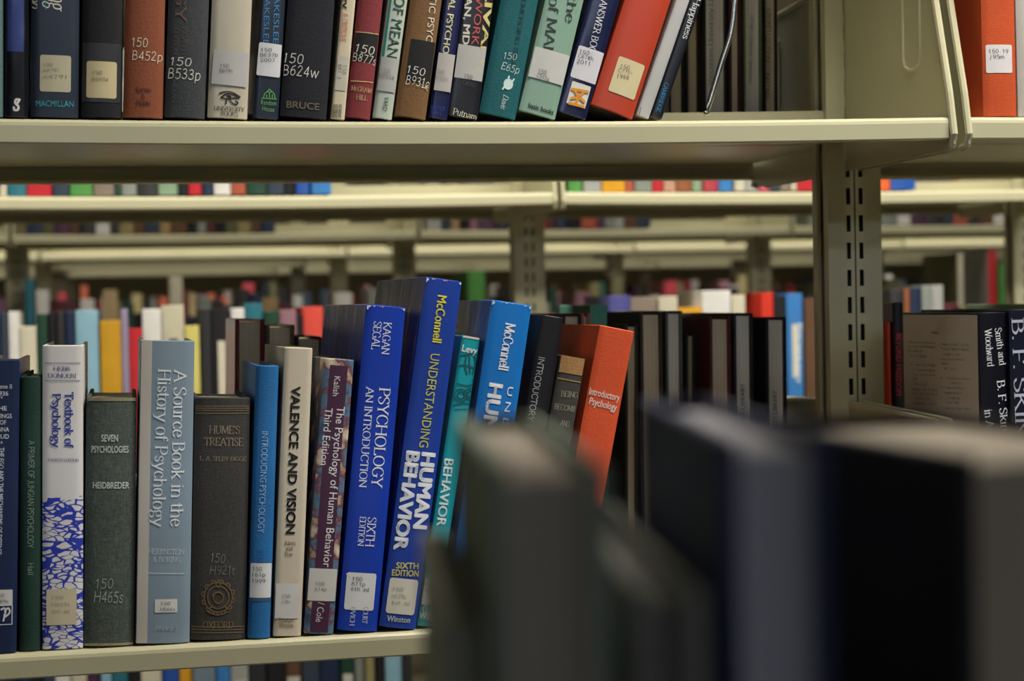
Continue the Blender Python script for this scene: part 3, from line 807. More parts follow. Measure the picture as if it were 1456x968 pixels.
b = low(HARD, 'small old charcoal book with tan cloth top, leaning on the orange hardcover', 732, 768, (791, 509), (838, 516), mat('3d3b36', 'cloth', weave=.15), D=.12, bulge=.0015, wscale=.92, dy=.006)
b.sheet(-b.w, 0, b.h - .0135, b.h, '9a7448', 'tan_band', .0003, kind='cloth')
b.strokes([[(786, 536), (834, 545)]], .8, 'b09a60', 'gilt_rule', curved=False, kind='foil')
for s, xa, xb, y, y2 in (('BEING,', 797, 823, 559, 562), ('BECOMING,', 788, 827, 577, 583), ('AND', 796, 809, 600, 603)):
    b.text(s, (xa, y), (xb, y2), 8, 'serif', 'a09a88', kind='foil')

b = low(HARD, 'orange-red cloth hardcover with small white title, leaning right', 774, 826, (850, 470), (902.5, 477), mat('d2502a', 'cloth', .6, weave=.08), D=.2, bulge=.001, wscale=.97, pages='a08a70', dy=.004)
b.text('Introductory', (838, 555), (881, 565), 10.5, 'sans', 'f1e3dc', bold=.015); b.text('Psychology', (838, 569), (877, 579), 10.5, 'sans', 'f1e3dc', bold=.015)

# ------------------------------------------------------------------ front bookcase: upper shelf books
YU = P1 - SD + .006
GUP = 'books along the front upper shelf'
def upp(name, label, bl, br, t0l, t0r, cover, yb=172, h=.245, **k):
    """spine edges at the shelf and at the top border of the photograph"""
    Y = YU + k.pop('dy', 0)
    Xb = xat(br, Y, Z_UP); z0 = zup(Xb); Xb = xat(br, Y, z0); Xl = xat(bl, Y, z0)
    TR = at(t0r, 0, Y); TL = at(t0l, 0, Y)
    th = .5 * (math.atan2(TR.x - Xb, TR.z - z0) + math.atan2(TL.x - Xl, TL.z - z0))
    w = .5 * ((Xb - Xl) + (TR.x - TL.x)) * math.cos(th) * k.pop('wscale', .97)
    D = k.pop('D', .16); w = fit(GUP, Xb, w, th, 0, D, h)
    return Book(name, label, (Xb, Y, z0 + .0018), w, h, D, cover, th, k.pop('rz', 0), group=GUP, **k)

b = upp(HARD, 'teal-grey book cut off by the left border, on the upper shelf', -42, 4.5, -42, 4.5, mat('4f6a68', 'cloth'))
b = upp(HARD, 'narrow black hardcover with blue panel and white curled emblem', 6, 40, 6.5, 41, mat('14141c', 'jacket', .18, wrinkle=.9), bulge=.002)
b.sheet(-b.w * .9, -b.w * .2, .048, .2, '33407a', 'blue_panel', kind='jacket', rough=.2, wrinkle=1.0)
b.strokes([[(28, 142), (23, 142), (22, 147), (26, 151), (26, 156), (21, 157), (20, 153)], [(28, 142), (26, 146), (24, 147)]], 1.7, 'd7d5cf')
b = upp(HARD, 'broad dark navy hardcover with square beige label above teal publisher name', 43, 111.5, 42.5, 115, mat('1d2534', 'jacket', .35), bulge=.002, h=.25)
b.text('Learning', (83, -60), (82, 17), 26, 'italic', 'd6d2c4'); b.text('Motivation', (51, -70), (50, 13), 14, 'italic', '9c988c')
b.strokes([[(65, -60), (65, 15)]], .7, '1f7a80', 'rule', curved=False)
b.label(57, 79, 101, 131, 'b5ad92', [('150', 62, 75, 92), ('A979i', 61, 84, 100), ('A979l', 61, 95, 109)], '979080', 3, size=6)
b.text('MACMILLAN', (51, 147), (105, 148), 8.5, 'sans', '3f9ca6', name='publisher_lettering', bold=.012)
b = upp(HARD, 'black cloth hardcover with yellowed label on a worn taped patch', 114.5, 172.5, 115.5, 176, mat('16161a', 'cloth', weave=.06), bulge=.003)
b.sheet(-b.w * .99, -b.w * .03, .0115, .055, '2c2b2b', 'tape_patch', .0002, kind='jacket', rough=.3, wrinkle=1)
b.label(123, 88, 166, 140, 'c3b48c', [('150', 131, 145, 104), ('B393a', 131, 154, 113)], '7d735c', 3, size=7)
b = upp(HARD, 'rust brown cloth hardcover with handwritten call number, right of the black one', 174.5, 231.5, 176.5, 236.5, mat('80452c', 'cloth', weave=.08), bulge=.003)
b.text('150', (188, 61), (210, 62), 12, 'hand', 'e0d6c2', name='call_number_writing'); b.text('B452p', (188, 79), (231, 81), 12, 'hand', 'e0d6c2', name='call_number_writing')
for s, xa, xb, y in (('Barnes', 193, 215, 128), ('&', 201, 206, 138), ('Noble', 194, 214, 147)):
    b.text(s, (xa, y), (xb, y + .3), 7, 'serif', '2a1a14', name='publisher_lettering')
b = upp(HARD, 'charcoal ribbed cloth hardcover with faint copper title and handwritten call number', 233, 291, 238, 299, mat('34373a', 'cloth', weave=.2), bulge=.003)
b.text('PSYCHOLOGY', (259, -190), (257, 34), 15, 'serif', '6f5240', kind='foil'); b.text('REVISED', (263, 40), (261, 78), 6, 'serif', '5f4a40', kind='foil'); b.text('EDITION', (251, 40), (249, 78), 6, 'serif', '5f4a40', kind='foil')
b.text('MACMILLAN', (249, 92), (247, 146), 6, 'serif', '3a564a', kind='foil', name='publisher_lettering')
b.text('150', (243, 87), (272, 89), 11, 'hand', 'dcd9cc', name='call_number_writing'); b.text('B533p', (239, 104), (285, 108), 14, 'hand', 'dcd9cc', name='call_number_writing')
b = upp(HARD, 'cream hardcover in clear plastic with a black drawn eye emblem', 293, 351.5, 300, 358.5, mat('bdb4a0', 'jacket', .25, wrinkle=.6), bulge=.002)
b.label(302, 73, 353, 122, 'b4b2b0', [('150', 313, 325, 94), ('B619c', 312, 331, 101)], '55555a', 1, size=6.5, rot=R(-2.5))
b.strokes([[(312, 133), (320, 131), (330, 132), (341, 138)], [(314, 139), (322, 134), (332, 135), (340, 140)], [(314, 139), (322, 141), (331, 140), (340, 140)], [(322, 141), (321, 148)], [(326, 141), (330, 147), (336, 149), (338, 146), (335, 144)]], 1.0, '26221f')
b.strokes([[(324, 137), (327, 138)]], 2.0, '26221f', curved=False)
b.text('UNIVERSITY', (304, 154), (348, 156), 6, 'serif', '3a332c', name='publisher_lettering'); b.text('BOOKS', (314, 161), (338, 163), 6, 'serif', '3a332c', name='publisher_lettering')
b = upp(HARD, 'dark navy hardcover with blue vertical lettering and white rounded label, beside the cream one', 358.5, 395.5, 368, 407, mat('27303c', 'jacket', .2, wrinkle=.5), bulge=.001, D=.17, wscale=.95)
b.text('SANDRA BLAKESLEE', (397, -100), (392, 62), 8, 'sans', '3f7fb8', name='author_lettering'); b.text('MATTHEW BLAKESLEE', (384, -110), (378, 64), 8, 'sans', '3f7fb8', name='author_lettering')
b.label(366, 62, 400, 109, 'd3d2d4', [('150', 371, 386, 71, .5), ('B637b', 370, 395, 78, .6), ('2007', 370, 391, 85.5, .5)], '2a2a30', 2.5, size=6.5, rot=R(-2))
b.strokes([[(374, 140), (376, 134), (383, 127), (390, 134), (391, 140)], [(372, 140), (393, 141)], [(379, 140), (379, 135)], [(383, 140), (383, 132)], [(387, 140), (387, 135)], [(380, 131), (386, 131)]], .8, '5a9a58', 'publisher_mark', curved=False)
b.text('Random', (371, 145), (393, 147), 7, 'sans', '6a9a5e', name='publisher_lettering'); b.text('House', (373, 154), (390, 156), 7, 'sans', '6a9a5e', name='publisher_lettering')
b = upp(HARD, 'broad black cloth hardcover with large handwritten white call number', 397, 464, 408, 478, mat('191a22', 'cloth', weave=.06), bulge=.002)
b.text('150', (404, 82), (431, 85), 13, 'hand', 'dbd8d0', name='call_number_writing'); b.text('B624w', (402, 99), (453, 105), 14, 'hand', 'dbd8d0', name='call_number_writing')
b.text('BRUCE', (407, 148), (454, 152), 10, 'sans', '6e654e', kind='foil', name='publisher_lettering', bold=.02)
b = upp(PAPER, 'thin cream paperback with small red vertical lettering, left of the dull red book', 469, 490, 485, 506, mat('cbbfa4', 'paper'), bulge=.0004, hard=False, t=.0006, wscale=.93, pages='b3a58c')
b.text('Sociology', (493, -60), (491, 13), 8, 'bold', '2b2522'); b.text('A CRITIQUE', (491, 18), (487.5, 60), 8, 'serif', 'c05a4c')
b.label(478, 80, 494, 129, 'bdb7a8', [], rad=1)
b.text('150', (490, 93), (489, 106), 5, 'type', '77716a'); b.text('B81.3', (483, 92), (482, 112), 5, 'type', '77716a')
for xx in (484, 478.5, 474):
    b.text('HOLT RINEHART', (xx, 148), (xx - 1.5, 168), 4, 'bold', '3a332c', name='publisher_lettering')
b = upp(HARD, 'dull red cloth hardcover with gilt rules and a black call number block', 493, 526, 509, 548, mat('7c2f33', 'cloth', weave=.08), bulge=.002)
for ya, yb_ in ((45, 49.5), (115, 117.5)):
    b.strokes([[(503 - (ya - 45) * .09, ya), (541 - (ya - 45) * .16, yb_)]], .8, 'c9ad72', 'gilt_rule', curved=False, kind='foil')
b.sheet(-b.w, 0, .0435, .066, '151414', 'ink_block', .0002)
b.text('150', (506, 68), (532, 73), 11, 'hand', 'e3dcd0', name='call_number_writing'); b.text('B877s', (501, 80), (535, 88), 11, 'hand', 'e3dcd0', name='call_number_writing')
b.text('McGRAW', (499, 125), (529, 130), 7, 'serif', 'bfa57a', kind='foil', name='publisher_lettering'); b.text('HILL', (506, 138), (522, 140), 7, 'serif', 'bfa57a', kind='foil', name='publisher_lettering')
b = upp(HARD, 'pale mint hardcover with dark green vertical capitals, right of the dull red book', 528.5, 557, 551.5, 580, mat('b3bcae', 'jacket', .25), bulge=.0015)
b.sheet(-b.w * .93, -b.w * .82, .045, .24, '1f7a6c', 'green_stripe')
b.text('OF MEANING', (569, -5), (552, 120), 16, 'sans', '1f4a40', bold=.01)
b.sheet(-b.w, 0, .021, .047, 'a9a8a4', 'call_number_label', .0006)
b.text('150', (540, 100), (554, 102), 6, 'type', '8c8c8a', off=.001, name='call_number'); b.text('B094a', (539, 107), (560, 110), 6, 'type', '8c8c8a', off=.001, name='call_number')
b.text('VARD', (550, 138), (546.5, 158), 7, 'sans', '1f4a40', name='publisher_lettering')
b = upp(HARD, 'brown cloth hardcover with cream vertical title and a painted black patch', 560, 605, 583, 630, mat('735333', 'cloth', weave=.1), bulge=.002)
b.text('HUMANISTIC PSYCHOLOGY', (623, -75), (603, 130), 10, 'sans', 'd9cfb8')
b.sheet(-b.w * .82, 0, .028, .060, '121211', 'ink_block', .0005)
b.text('150', (579, 99), (604, 103), 10, 'hand', 'e3dfd4', name='call_number_writing', off=.0008); b.text('B931c', (577, 113), (610, 120), 12, 'hand', 'e3dfd4', name='call_number_writing', off=.0008)
b = upp(HARD, 'narrow dark indigo hardcover with pale yellow vertical title', 606, 636, 632, 656, mat('1d2148', 'jacket', .22, wrinkle=.5), bulge=.001)
b.text('ANALYTICAL PSYCHOLOGY', (653, -75), (628, 118), 9.5, 'sans', 'd9d3a8', bold=.015)
b.sheet(-b.w, 0, .0215, .0505, 'b5b0ab', 'call_number_label', .0008)
b.text('150', (616, 100), (631, 103), 6, 'type', '96928e', off=.0012, name='call_number'); b.text('B932n', (615, 109), (636, 113), 6, 'type', '96928e', off=.0012, name='call_number')
b.text('PRENTICE', (609, 152), (632, 155), 6, 'sans', '2f3f98', name='publisher_lettering', bold=.02); b.text('HALL', (613, 159), (628, 161), 6, 'sans', '2f3f98', name='publisher_lettering', bold=.02)
b = upp(HARD, 'black hardcover with red and yellow slanting vertical lettering', 637.5, 679, 658.5, 705, mat('212024', 'jacket', .25, wrinkle=.5), bulge=.001)
b.text('SULLIVAN', (705, -85), (688, 95), 15, 'sans', 'd6c77c', bold=.03); b.text('HIS WORK', (686, -40), (675, 65), 11, 'sans', 'c4574e'); b.text('PERLMAN, MD', (670, -60), (662, 64), 10, 'sans', 'd8d3c4', bold=.02)
b.sheet(-b.w, 0, .030, .056, 'b4b2ae', 'call_number_label', .0004)
b.text('150', (660, 108), (671, 111), 6, 'type', '4a4a4c', off=.0008, name='call_number'); b.text('C436h', (658, 117), (675, 121), 6, 'type', '5a5a5c', off=.0008, name='call_number')
b.text('Putnam', (644, 158), (678, 167), 9, 'serif', 'd8d0bc', name='publisher_lettering')
b = upp(HARD, 'teal cloth hardcover with white written call number and kettle emblem', 681, 732.5, 711.5, 769.5, mat('155a60', 'cloth', .55, weave=.06), bulge=.002)
b.text('THE EMERGING SELF', (749, -30), (729, 96), 6, 'serif', '0d3338')
b.text('150', (716, 79), (734, 82), 9, 'hand', 'cfe0de', name='call_number_writing'); b.text('E65p', (713, 93), (738, 101), 10, 'hand', 'cfe0de', name='call_number_writing')
b.blob([(722 + 7 * math.cos(a * math.pi / 8), 120 + 8 * math.sin(a * math.pi / 8)) for a in range(16)], 'c9dedb'); b.strokes([[(722, 112), (723, 109)], [(716, 124), (714, 127)], [(728, 116), (730, 113)]], 1.3, 'c9dedb', curved=False)
b.text('Davis', (719, 136), (714, 156), 8, 'italic', 'cfe0de', name='publisher_lettering')
b = upp(HARD, 'sage green hardcover with dark serif lettering and a white call number band', 736, 789, 775, 834, mat('86a592', 'jacket', .28), bulge=.0015)
b.text('IMAGE of MAN', (800, -90), (777, 85), 14, 'serif', '2c3a34'); b.text('and the', (821, -60), (809, 33), 13, 'serif', '2c3a34')
b.sheet(-b.w, 0, .0275, .0515, 'c3c2be', 'call_number_label', .0006)
b.text('150', (765, 101), (776, 104), 6, 'type', '4a4a4c', off=.001, name='call_number'); b.text('C515a', (763, 107), (780, 113), 6, 'type', '4a4a4c', off=.001, name='call_number')
b.text('basic books', (751, 149), (787, 160), 7.5, 'sans', '27332e', name='publisher_lettering', bold=.02)
b = upp(HARD, 'glossy midnight blue hardcover with white label and orange square emblem', 791, 833, 838, 885, mat('1b2142', 'jacket', .18, wrinkle=.7), bulge=.001)
b.text('MY ANSWER BOOK', (864, -20), (838, 84), 10, 'serif', 'd3d6dc')
b.label(815, 68, 855, 117, 'cfcdd4', [('150', 824, 837, 73, 3), ('C678h', 822, 843, 79, 5), ('2011', 820, 838, 87, 4)], '2a2a30', 2.5, size=7)
o = b.label(808, 118, 837, 152, 'd7d3c8', [], rad=.5, name='emblem')
oc = 'd98f2e'
b.strokes([[(813, 127), (835, 131)], [(809, 147), (829, 152)]], 2.2, oc, 'emblem_bar', .0008, parent=o, curved=False)
b.strokes([[(822, 138), (816, 128)], [(822, 138), (831, 130)], [(822, 138), (812, 140)], [(822, 138), (830, 145)], [(822, 138), (818, 148)]], 2.0, oc, 'emblem_ray', .0008, parent=o, curved=False)
b = upp(HARD, 'thick orange-red leather-grained hardcover leaning right on the upper shelf', 836, 899, 888, 960, mat('b63c20', 'jacket', .45, wrinkle=.1), bulge=.003, h=.24)
b.label(869, 84, 911, 139, 'd0c39c', [('150', 881, 894, 94, 3), ('C775i', 878, 897, 100, 4), ('1988', 876, 893, 108, 3)], '7d735c', 2.5, size=7)
b = upp(PAPER, 'white paperback leaning between the orange-red and black books', 901, 922, 962, 981, mat('b5b4b2', 'jacket', .4), bulge=.0005, hard=False, t=.0006, wscale=.95)
b.text('The Nature of Happiness', (968, -40), (922, 116), 6, 'serif', '8a8486')
b.strokes([[(907, 152), (911, 153), (908, 165), (904, 164), (907, 152)]], .6, '77736f', 'publisher_mark', curved=False)
b = upp(PAPER, 'slim black paperback with white and light blue lettering, last before the wire bookend', 924, 941, 982.5, 1001, mat('15151b', 'jacket', .3), bulge=.0005, hard=False, t=.0007, wscale=.97)
b.text('Happiness', (992, -2), (974, 56), 9, 'serif', 'dcdcdc'); b.text('CAMBRIDGE', (948, 118), (935, 159), 6, 'serif', '2f86b8', name='publisher_lettering')

# right-hand section of the upper shelf
def upr(name, label, bl, br, t0l, t0r, cover, **k):
    Y = YU + k.pop('dy', .0); z0 = Z_UP
    Xb = xat(br, Y, z0); Xl = xat(bl, Y, z0); TR = at(t0r, 0, Y); TL = at(t0l, 0, Y)
    w = .5 * ((Xb - Xl) + (TR.x - TL.x)) * .97; th = .5 * (math.atan2(TR.x - Xb, TR.z - z0) + math.atan2(TL.x - Xl, TL.z - z0))
    z0 += w * math.sin(-th) if th < 0 else 0
    return Book(name, label, (Xb, Y, z0 + .0010), w, .25, k.pop('D', .16), cover, th, 0, group=GUP, **k)
b = upr(HARD, 'orange cloth hardcover with small white label, right of the steel end panels', 1396, 1446, 1394, 1441, mat('b8481c', 'cloth', weave=.08), bulge=.002, D=.14)
b.label(1401, 64, 1438, 104, 'd3cdcf', [('150.19', 1405, 1432, 73), ('J95m', 1405, 1426, 81)], '3c383a', 2, size=7)
b = upr(HARD, 'white book at the right border of the upper shelf', 1447, 1500, 1443, 1496, mat('b9b4ac', 'jacket'), bulge=.002, D=.14)

# right-hand section of the lower shelf
GR = 'books on the right-hand lower shelf'
b = put(HARD, 'black glossy hardcover with grey printed back cover facing left, right section of the lower shelf', Z_LOW, YL + .004, 1395, 1437, (1390, 445), (1429, 446), mat('15151f', 'jacket', .2, wrinkle=.5), D=.15, group=GR, bulge=.001, wscale=.96)
w, h, D = b.w, b.h, b.D
o = mesh_obj('printed_board', [(-w - .0003, .002, .002), (-w - .0003, D - .001, .002), (-w - .0003, D - .001, h - .002), (-w - .0003, .002, h - .002)], [(0, 1, 2, 3)], mat('c4bbb0', 'jacket', .3, wrinkle=.4), b.root, recalc=False)
b.text('Contents', (1325, 472), (1336, 473), 4, 'serif', '2c2825', o, 'printed_contents', .0006, plane='side')
LEFT = ((486, 1292, 1331, 'Introduction: Skinner and Behaviorism in'), (492, 1292, 1331, 'Cultural History: From Self-Knowledge to'), (498, 1292, 1312, 'Reactive Repetition'), (505.5, 1295, 1318, 'William R. Woodward'),
        (518, 1296, 1331, 'Part I. Skinner as Social Philosopher'), (525.5, 1296, 1330, '1. B. F. Skinner and the American'), (532, 1299, 1331, 'Tradition: The Scientist as Social'), (538, 1299, 1306, 'Inventor'), (545.5, 1301, 1319, 'Daniel W. Bjork'),
        (553, 1296, 1333, '2. Knowledge as Power: The Baconian'), (559, 1299, 1334, "Roots of Skinner's Social Meliorism"), (566, 1302, 1322, 'Laurence D. Smith'), (573, 1297, 1333, '3. From Machines to Utopia'))
RIGHT = ((489, 1336, 1378, '5. Freedom and the Control of Children:'), (495.5, 1339, 1378, "The Skinners' Approach to Parenting"), (503, 1342, 1366, 'Elizabeth A. Jordan'), (510, 1336, 1374, '6. Skinner at Harvard: Intellectual or'), (516, 1339, 1350, 'Mandarin'), (523.5, 1343, 1361, 'John J. Cerullo'),
         (537, 1338, 1380, 'Part II. The Diversification and Extension'), (544, 1352, 1367, 'of Behaviorism'), (550.5, 1338, 1374, '8. B. F. Skinner and the Origins of'), (558, 1343, 1368, 'Programmed Instruction'), (565, 1347, 1365, 'E. A. Vargas and'), (571.5, 1347, 1364, 'Julie S. Vargas'), (580, 1341, 1381, '9. The Mentalist Programs in America'))
for y, xa, xb, tx in LEFT + RIGHT:
    b.text(tx, (xa, y), (xb, y + (xb - xa) * .03), 3.6, 'type', '38332f', o, 'printed_contents', .0006, plane='side')
b.text('Smith and', (1418, 466), (1425, 519), 10, 'serif', 'e6e6ea', name='author_lettering'); b.text('Woodward', (1404, 467), (1408, 521), 10, 'serif', 'e6e6ea', name='author_lettering')
b.text('B. F. Skinner', (1422, 540), (1431, 640), 12, 'serif', 'e6e6ea'); b.text('in America', (1404, 582), (1412, 650), 11, 'serif', 'e6e6ea')
b = put(HARD, 'dark navy book with large white serif capitals at the right border', Z_LOW, YL, 1440, 1497, (1433, 441), (1490, 441), mat('171a2c', 'jacket', .2, wrinkle=.5), D=.17, group=GR, bulge=.001, wscale=.96)
b.text('B. F. SKINNER', (1446, 452), (1455, 700), 17, 'serif', 'b9bccb')
# books standing behind, seen over the top
b = put(HARD, 'olive-grey book with pale top edge, just behind the printed black book', Z_LOW, 1.62 + .245, 1400, 1452, (1396, 439), (1446, 439), mat('4c4f45', 'cloth'), D=.2, facing=-1, group=GR)
b = put(HARD, 'thin green-topped book lying behind the printed black book, by the right border', Z_LOW, 1.62 + .24, 1353, 1384, (1345, 434), (1380, 434), mat('5a6a52', 'cloth'), D=.18, facing=-1, group=GR)
b = put(HARD, 'orange-red sliver of a book, left of the black one with red lettering', Z_LOW, P1 + .06, 1263, 1272, (1256, 459), (1266, 459), mat('d8482a', 'cloth'), D=.15, group=GR)
b = put(HARD, 'black book with red vertical lettering behind the printed black book', Z_LOW, P1 + .055, 1276, 1290, (1268, 431), (1286, 431), mat('1b1b20', 'jacket'), D=.15, group=GR)
b.text('BEYOND FREEDOM', (1278, 474), (1277, 562), 9, 'sans', 'b5363a', bold=.02)

# ------------------------------------------------------------------ front bookcase, far side: books seen from behind (page edges)
YF = P1 + SD - .008
def far(label, zs, bl, br, tl, tr, cover, pages, D=.19, group='books on the far side of the front bookcase, page edges showing', **k):
    """corners are those of the page-edge side, nearest the camera"""
    Y = YF - D
    X0 = xat(bl, Y, zs); X1 = xat(br, Y, zs); TL = at(tl[0], tl[1], Y); TR = at(tr[0], tr[1], Y)
    w = .5 * ((X1 - X0) + (TR.x - TL.x)); th = .5 * (math.atan2(TR.x - X1, TR.z - zs) + math.atan2(TL.x - X0, TL.z - zs))
    th = max(th, 0)
    Bk = Book(HARD, label, (X1, YF, zs + .0010), w * .95, k.pop('h', None) or .5 * (TL.z + TR.z) - zs, D, cover, th, 0, pages=pages, facing=-1, group=group, **k)
    return Bk
far('plastic-covered red-topped book seen from its page edge, left of brown ones', Z_LOW, 326, 374, (332, 453), (373, 458), mat('5a2229', 'jacket', .2, wrinkle=.8), 'b8aa90', D=.16, t=.004)
far('brown book with olive cover seen from its page edge, behind the cream paperback', Z_LOW, 372, 418, (375, 461), (417, 466), mat('54482c', 'jacket', .3), 'c2b49c', D=.15, t=.004)
far('low dark brown book behind the plum-purple paperback', Z_LOW, 419, 458, (419, 480), (457, 481), mat('2e241c', 'cloth'), 'a89a82', D=.15)
far('brown book page edge behind the black hardcover', Z_LOW, 794, 824, (799, 447), (824, 448), mat('2e1c1c', 'cloth'), 'bcae98', D=.17)
far('dusty pink book behind the orange-red hardcover', Z_LOW, 823, 838, (826, 447), (838, 447), mat('9a5a58', 'cloth'), 'b0a48e', D=.15)
far('pale teal green book standing behind the orange-red hardcover', Z_LOW, 838, 866, (838, 434), (860, 436), mat('4f8a78', 'cloth'), 'b8aa90', D=.13, t=.012)
B_OLIVE = far('tall dark brown book with brown page edge, right of the pale teal green one', Z_LOW, 914, 946, (908, 443), (943, 447), mat('352d26', 'cloth'), 'c2b49c', D=.19, t=.003)
o = far('grey-green bound book with lilac-grey page edge', Z_LOW, 949, 973, (945, 443), (971, 444), mat('4c5244', 'cloth'), 'c9c5bb', D=.18)
far('short dark olive book between grey-green and maroon books', Z_LOW, 975, 990, (974, 474), (989, 476), mat('2a2a22', 'cloth'), 'a89a82', D=.15)
far('maroon book with taupe page edge, behind the blurred page tops', Z_LOW, 1010, 1042, (1007, 451), (1039, 452), mat('4c1a20', 'cloth'), 'bcae98', D=.19, t=.003)
b1 = far('charcoal book with brown-grey page edge, right of the maroon one', Z_LOW, 1045, 1074, (1041, 446), (1071, 447), mat('202020', 'cloth'), 'c9c5bb', D=.18, t=.003)
b2 = far('black book with olive-grey page edge nearest the steel post', Z_LOW, 1090, 1121, (1087, 452), (1118, 453), mat('16171b', 'cloth'), 'c9c5bb', D=.18, t=.003)
b1.text('UNIVERSITY LIBRARY', (1058, 640), (1056, 545), 6, 'sans', '2c2824', plane='fore', name='library_stamp')
b2.text('UNIVERSITY LIBRARY', (1105, 640), (1102, 555), 6, 'sans', '2c2824', plane='fore', name='library_stamp')
o2 = far('dark umber book with stamped page edge, right of the leaning orange-red hardcover', Z_LOW, 888, 908, (888, 462), (907, 462), mat('2c2a24', 'cloth'), 'b8aa90', D=.19)
o2.text('VINCENNES UNIVERSITY LIBRARY', (886, 690), (884, 600), 7, 'sans', '1d1a17', plane='fore', name='library_stamp')

GFU = 'books on the far side of the upper shelf, page edges showing'
def faru(label, x0, x1, cover, pages, **k):
    return far(label, Z_UP, x0 + 1, x1 + 1, (x0, 0), (x1, 0), cover, pages, h=.25, group=GFU, **k)
faru('dark navy book seen from behind, beyond the leaning slim black paperback', 949, 973, mat('15161f', 'cloth'), 'b0a48e', D=.17)
faru('tan page edge of a book beyond the leaning black paperback', 974, 995, mat('2a2018', 'cloth'), 'b8aa90', D=.17)
q = faru('grey page edge stamped with the library name, left of the wire bookend', 999, 1033, mat('1c1d24', 'cloth'), 'c9c5bb', D=.18, t=.002)
q.text('Vincennes University Library', (1011, 122), (1011, -30), 7, 'serif', '6f6b70', plane='fore', name='library_stamp')
faru('brown page edge of a maroon book, just right of the wire bookend', 1035, 1054, mat('3a1620', 'cloth'), 'c2b49c', D=.18, t=.003)
q = faru('pale grey page edge with greenish cover and faint stamp', 1056, 1083, mat('5f6a50', 'cloth'), 'c9c5bb', D=.18, t=.002)
q.text('VINCENNES UNIVERSITY LIBRARY', (1067, 119), (1070, 20), 5, 'sans', '6b6a60', plane='fore', name='library_stamp')
q = faru('brown page edge stamped in capitals, rightmost before the steel post', 1085, 1105, mat('1c1a16', 'cloth'), 'b8aa90', D=.18, t=.002)
q.text('VINCENNES UNIVERSITY LIBRARY', (1091, 142), (1094, 10), 6, 'serif', '33281d', plane='fore', name='library_stamp')

# wire bookend hooked along the upper shelf
rt = empty('wire_bookend', 'chrome wire bookend standing at the right end of the upper shelf row', 'bookend', at(1003, 169, YU))
mb = MB(); o0 = rt.location
pl = [at(1002, 171, YU), at(1012, 135, YU), at(1027, 85, YU), at(1037, 55, YU), at(1042, 30, YU), at(1045, 0, YU), at(1056, -70, YU), at(1088, -190, YU)]
pl = [Vector(q) - o0 for q in pl]
pl2 = [(q.x, q.z) for q in pl]; pl2 = spline(pl2, 5)
path = [(x, 0, max(z, .0045)) for x, z in pl2]
mb.tube(path, .0024, 10); mb.obj('front_wire', [mat('b9b8ae', 'chrome')], rt, True)
mb = MB(); xt, zt = path[-1][0], path[-1][2]
mb.tube([(xt, 0, zt), (xt, .02, zt + .012), (xt, .10, zt + .016), (xt, .18, zt + .012), (xt, .2, zt + .004)], .0024, 10); mb.obj('top_wire', [mat('b9b8ae', 'chrome')], rt, True)
# ------------------------------------------------------------------ front bookcase steelwork
YL_ = P1 - SD
shelf('upper steel shelf of the front bookcase, left section, carrying the sharp row of books', 1, -1, -1, Z_UP, SAG)
shelf('upper steel shelf of the front bookcase, right section, under the orange labelled book', 1, 0, -1, Z_UP)
shelf('far-side upper shelf of the front bookcase, left section, seen from beneath', 1, -1, 1, Z_UP)
shelf('far-side upper shelf of the front bookcase, right section, behind the end panels', 1, 0, 1, Z_UP)
shelf('lower steel shelf of the front bookcase under the blue textbooks', 1, -1, -1, Z_LOW)
shelf('lower steel shelf of the front bookcase, right section, under the printed black book', 1, 0, -1, Z_LOW)
shelf('far-side lower shelf of the front bookcase, left section, behind the blue textbooks', 1, -1, 1, Z_LOW)
shelf('far-side lower shelf of the front bookcase, right section, behind the printed black book', 1, 0, 1, Z_LOW)
ZT = Z_UP + .405  # unseen shelves added to keep lamp light off the upper row
for k, nm in ((-1, 'left'), (0, 'right')):
    for f, fn in ((-1, 'near side'), (1, 'far side')):
        shelf(f'unseen top shelf added for shade above the front upper books, {nm} section, {fn}', 1, k, f, ZT)
post('slotted steel post carrying the left end of the front bookcase', 1, -1)
post('big slotted steel post of the front bookcase, right of the lower books', 1, 0)

# ------------------------------------------------------------------ second bookcase
Y2 = post_y(2) - SD + .008
C = {'cream': 'c4bda6', 'navy': '1e2a44', 'red': 'b3222c', 'green': '4d8a44', 'taupe': '7d6f64', 'dark-green': '1f3f30', 'grey': '7f857e', 'charcoal': '2e2e30', 'sage': '7f977c', 'black': '16161a',
     'white': 'd0cdc8', 'brick': 'a0503c', 'slate': '2f3a48', 'blue': '2450a0', 'azure': '3474b4', 'amber': 'cf941e', 'peach': 'b58a74', 'pink': 'c9546c', 'orange': 'e0622a', 'ivory': 'b9b29c', 'mustard': 'b98a1c',
     'lemon': 'c9bd68', 'teal': '2a6a7a', 'mauve': '8a6470', 'coral': 'd0483c', 'lilac': '8a7f98', 'brown': '5a3f2c', 'sky': '7fa6b8', 'maroon': '4c1c22', 'tan': '9a805c', 'plum': '4a2a44', 'olive': '55543a', 'rose': 'a83c48', 'violet': '4c4c88', 'steel': '6a7a88', 'copper': '8c5434', 'silver': '9a9a96', 'buff': 'b09a72', 'scarlet': 'c8301e', 'khaki': '8a8058'}
PAT = [mat(C[c], 'cloth' if i % 3 else 'jacket') for i, c in enumerate(('navy', 'black', 'brown', 'charcoal', 'maroon', 'olive', 'slate', 'plum', 'khaki', 'rose', 'dark-green', 'white', 'mauve', 'steel', 'brick', 'silver'))]
USED = set()
def bmat(c): return mat(C[c], 'cloth' if len(c) % 2 else 'jacket', weave=.08) if len(c) % 2 else mat(C[c], 'jacket', .4)

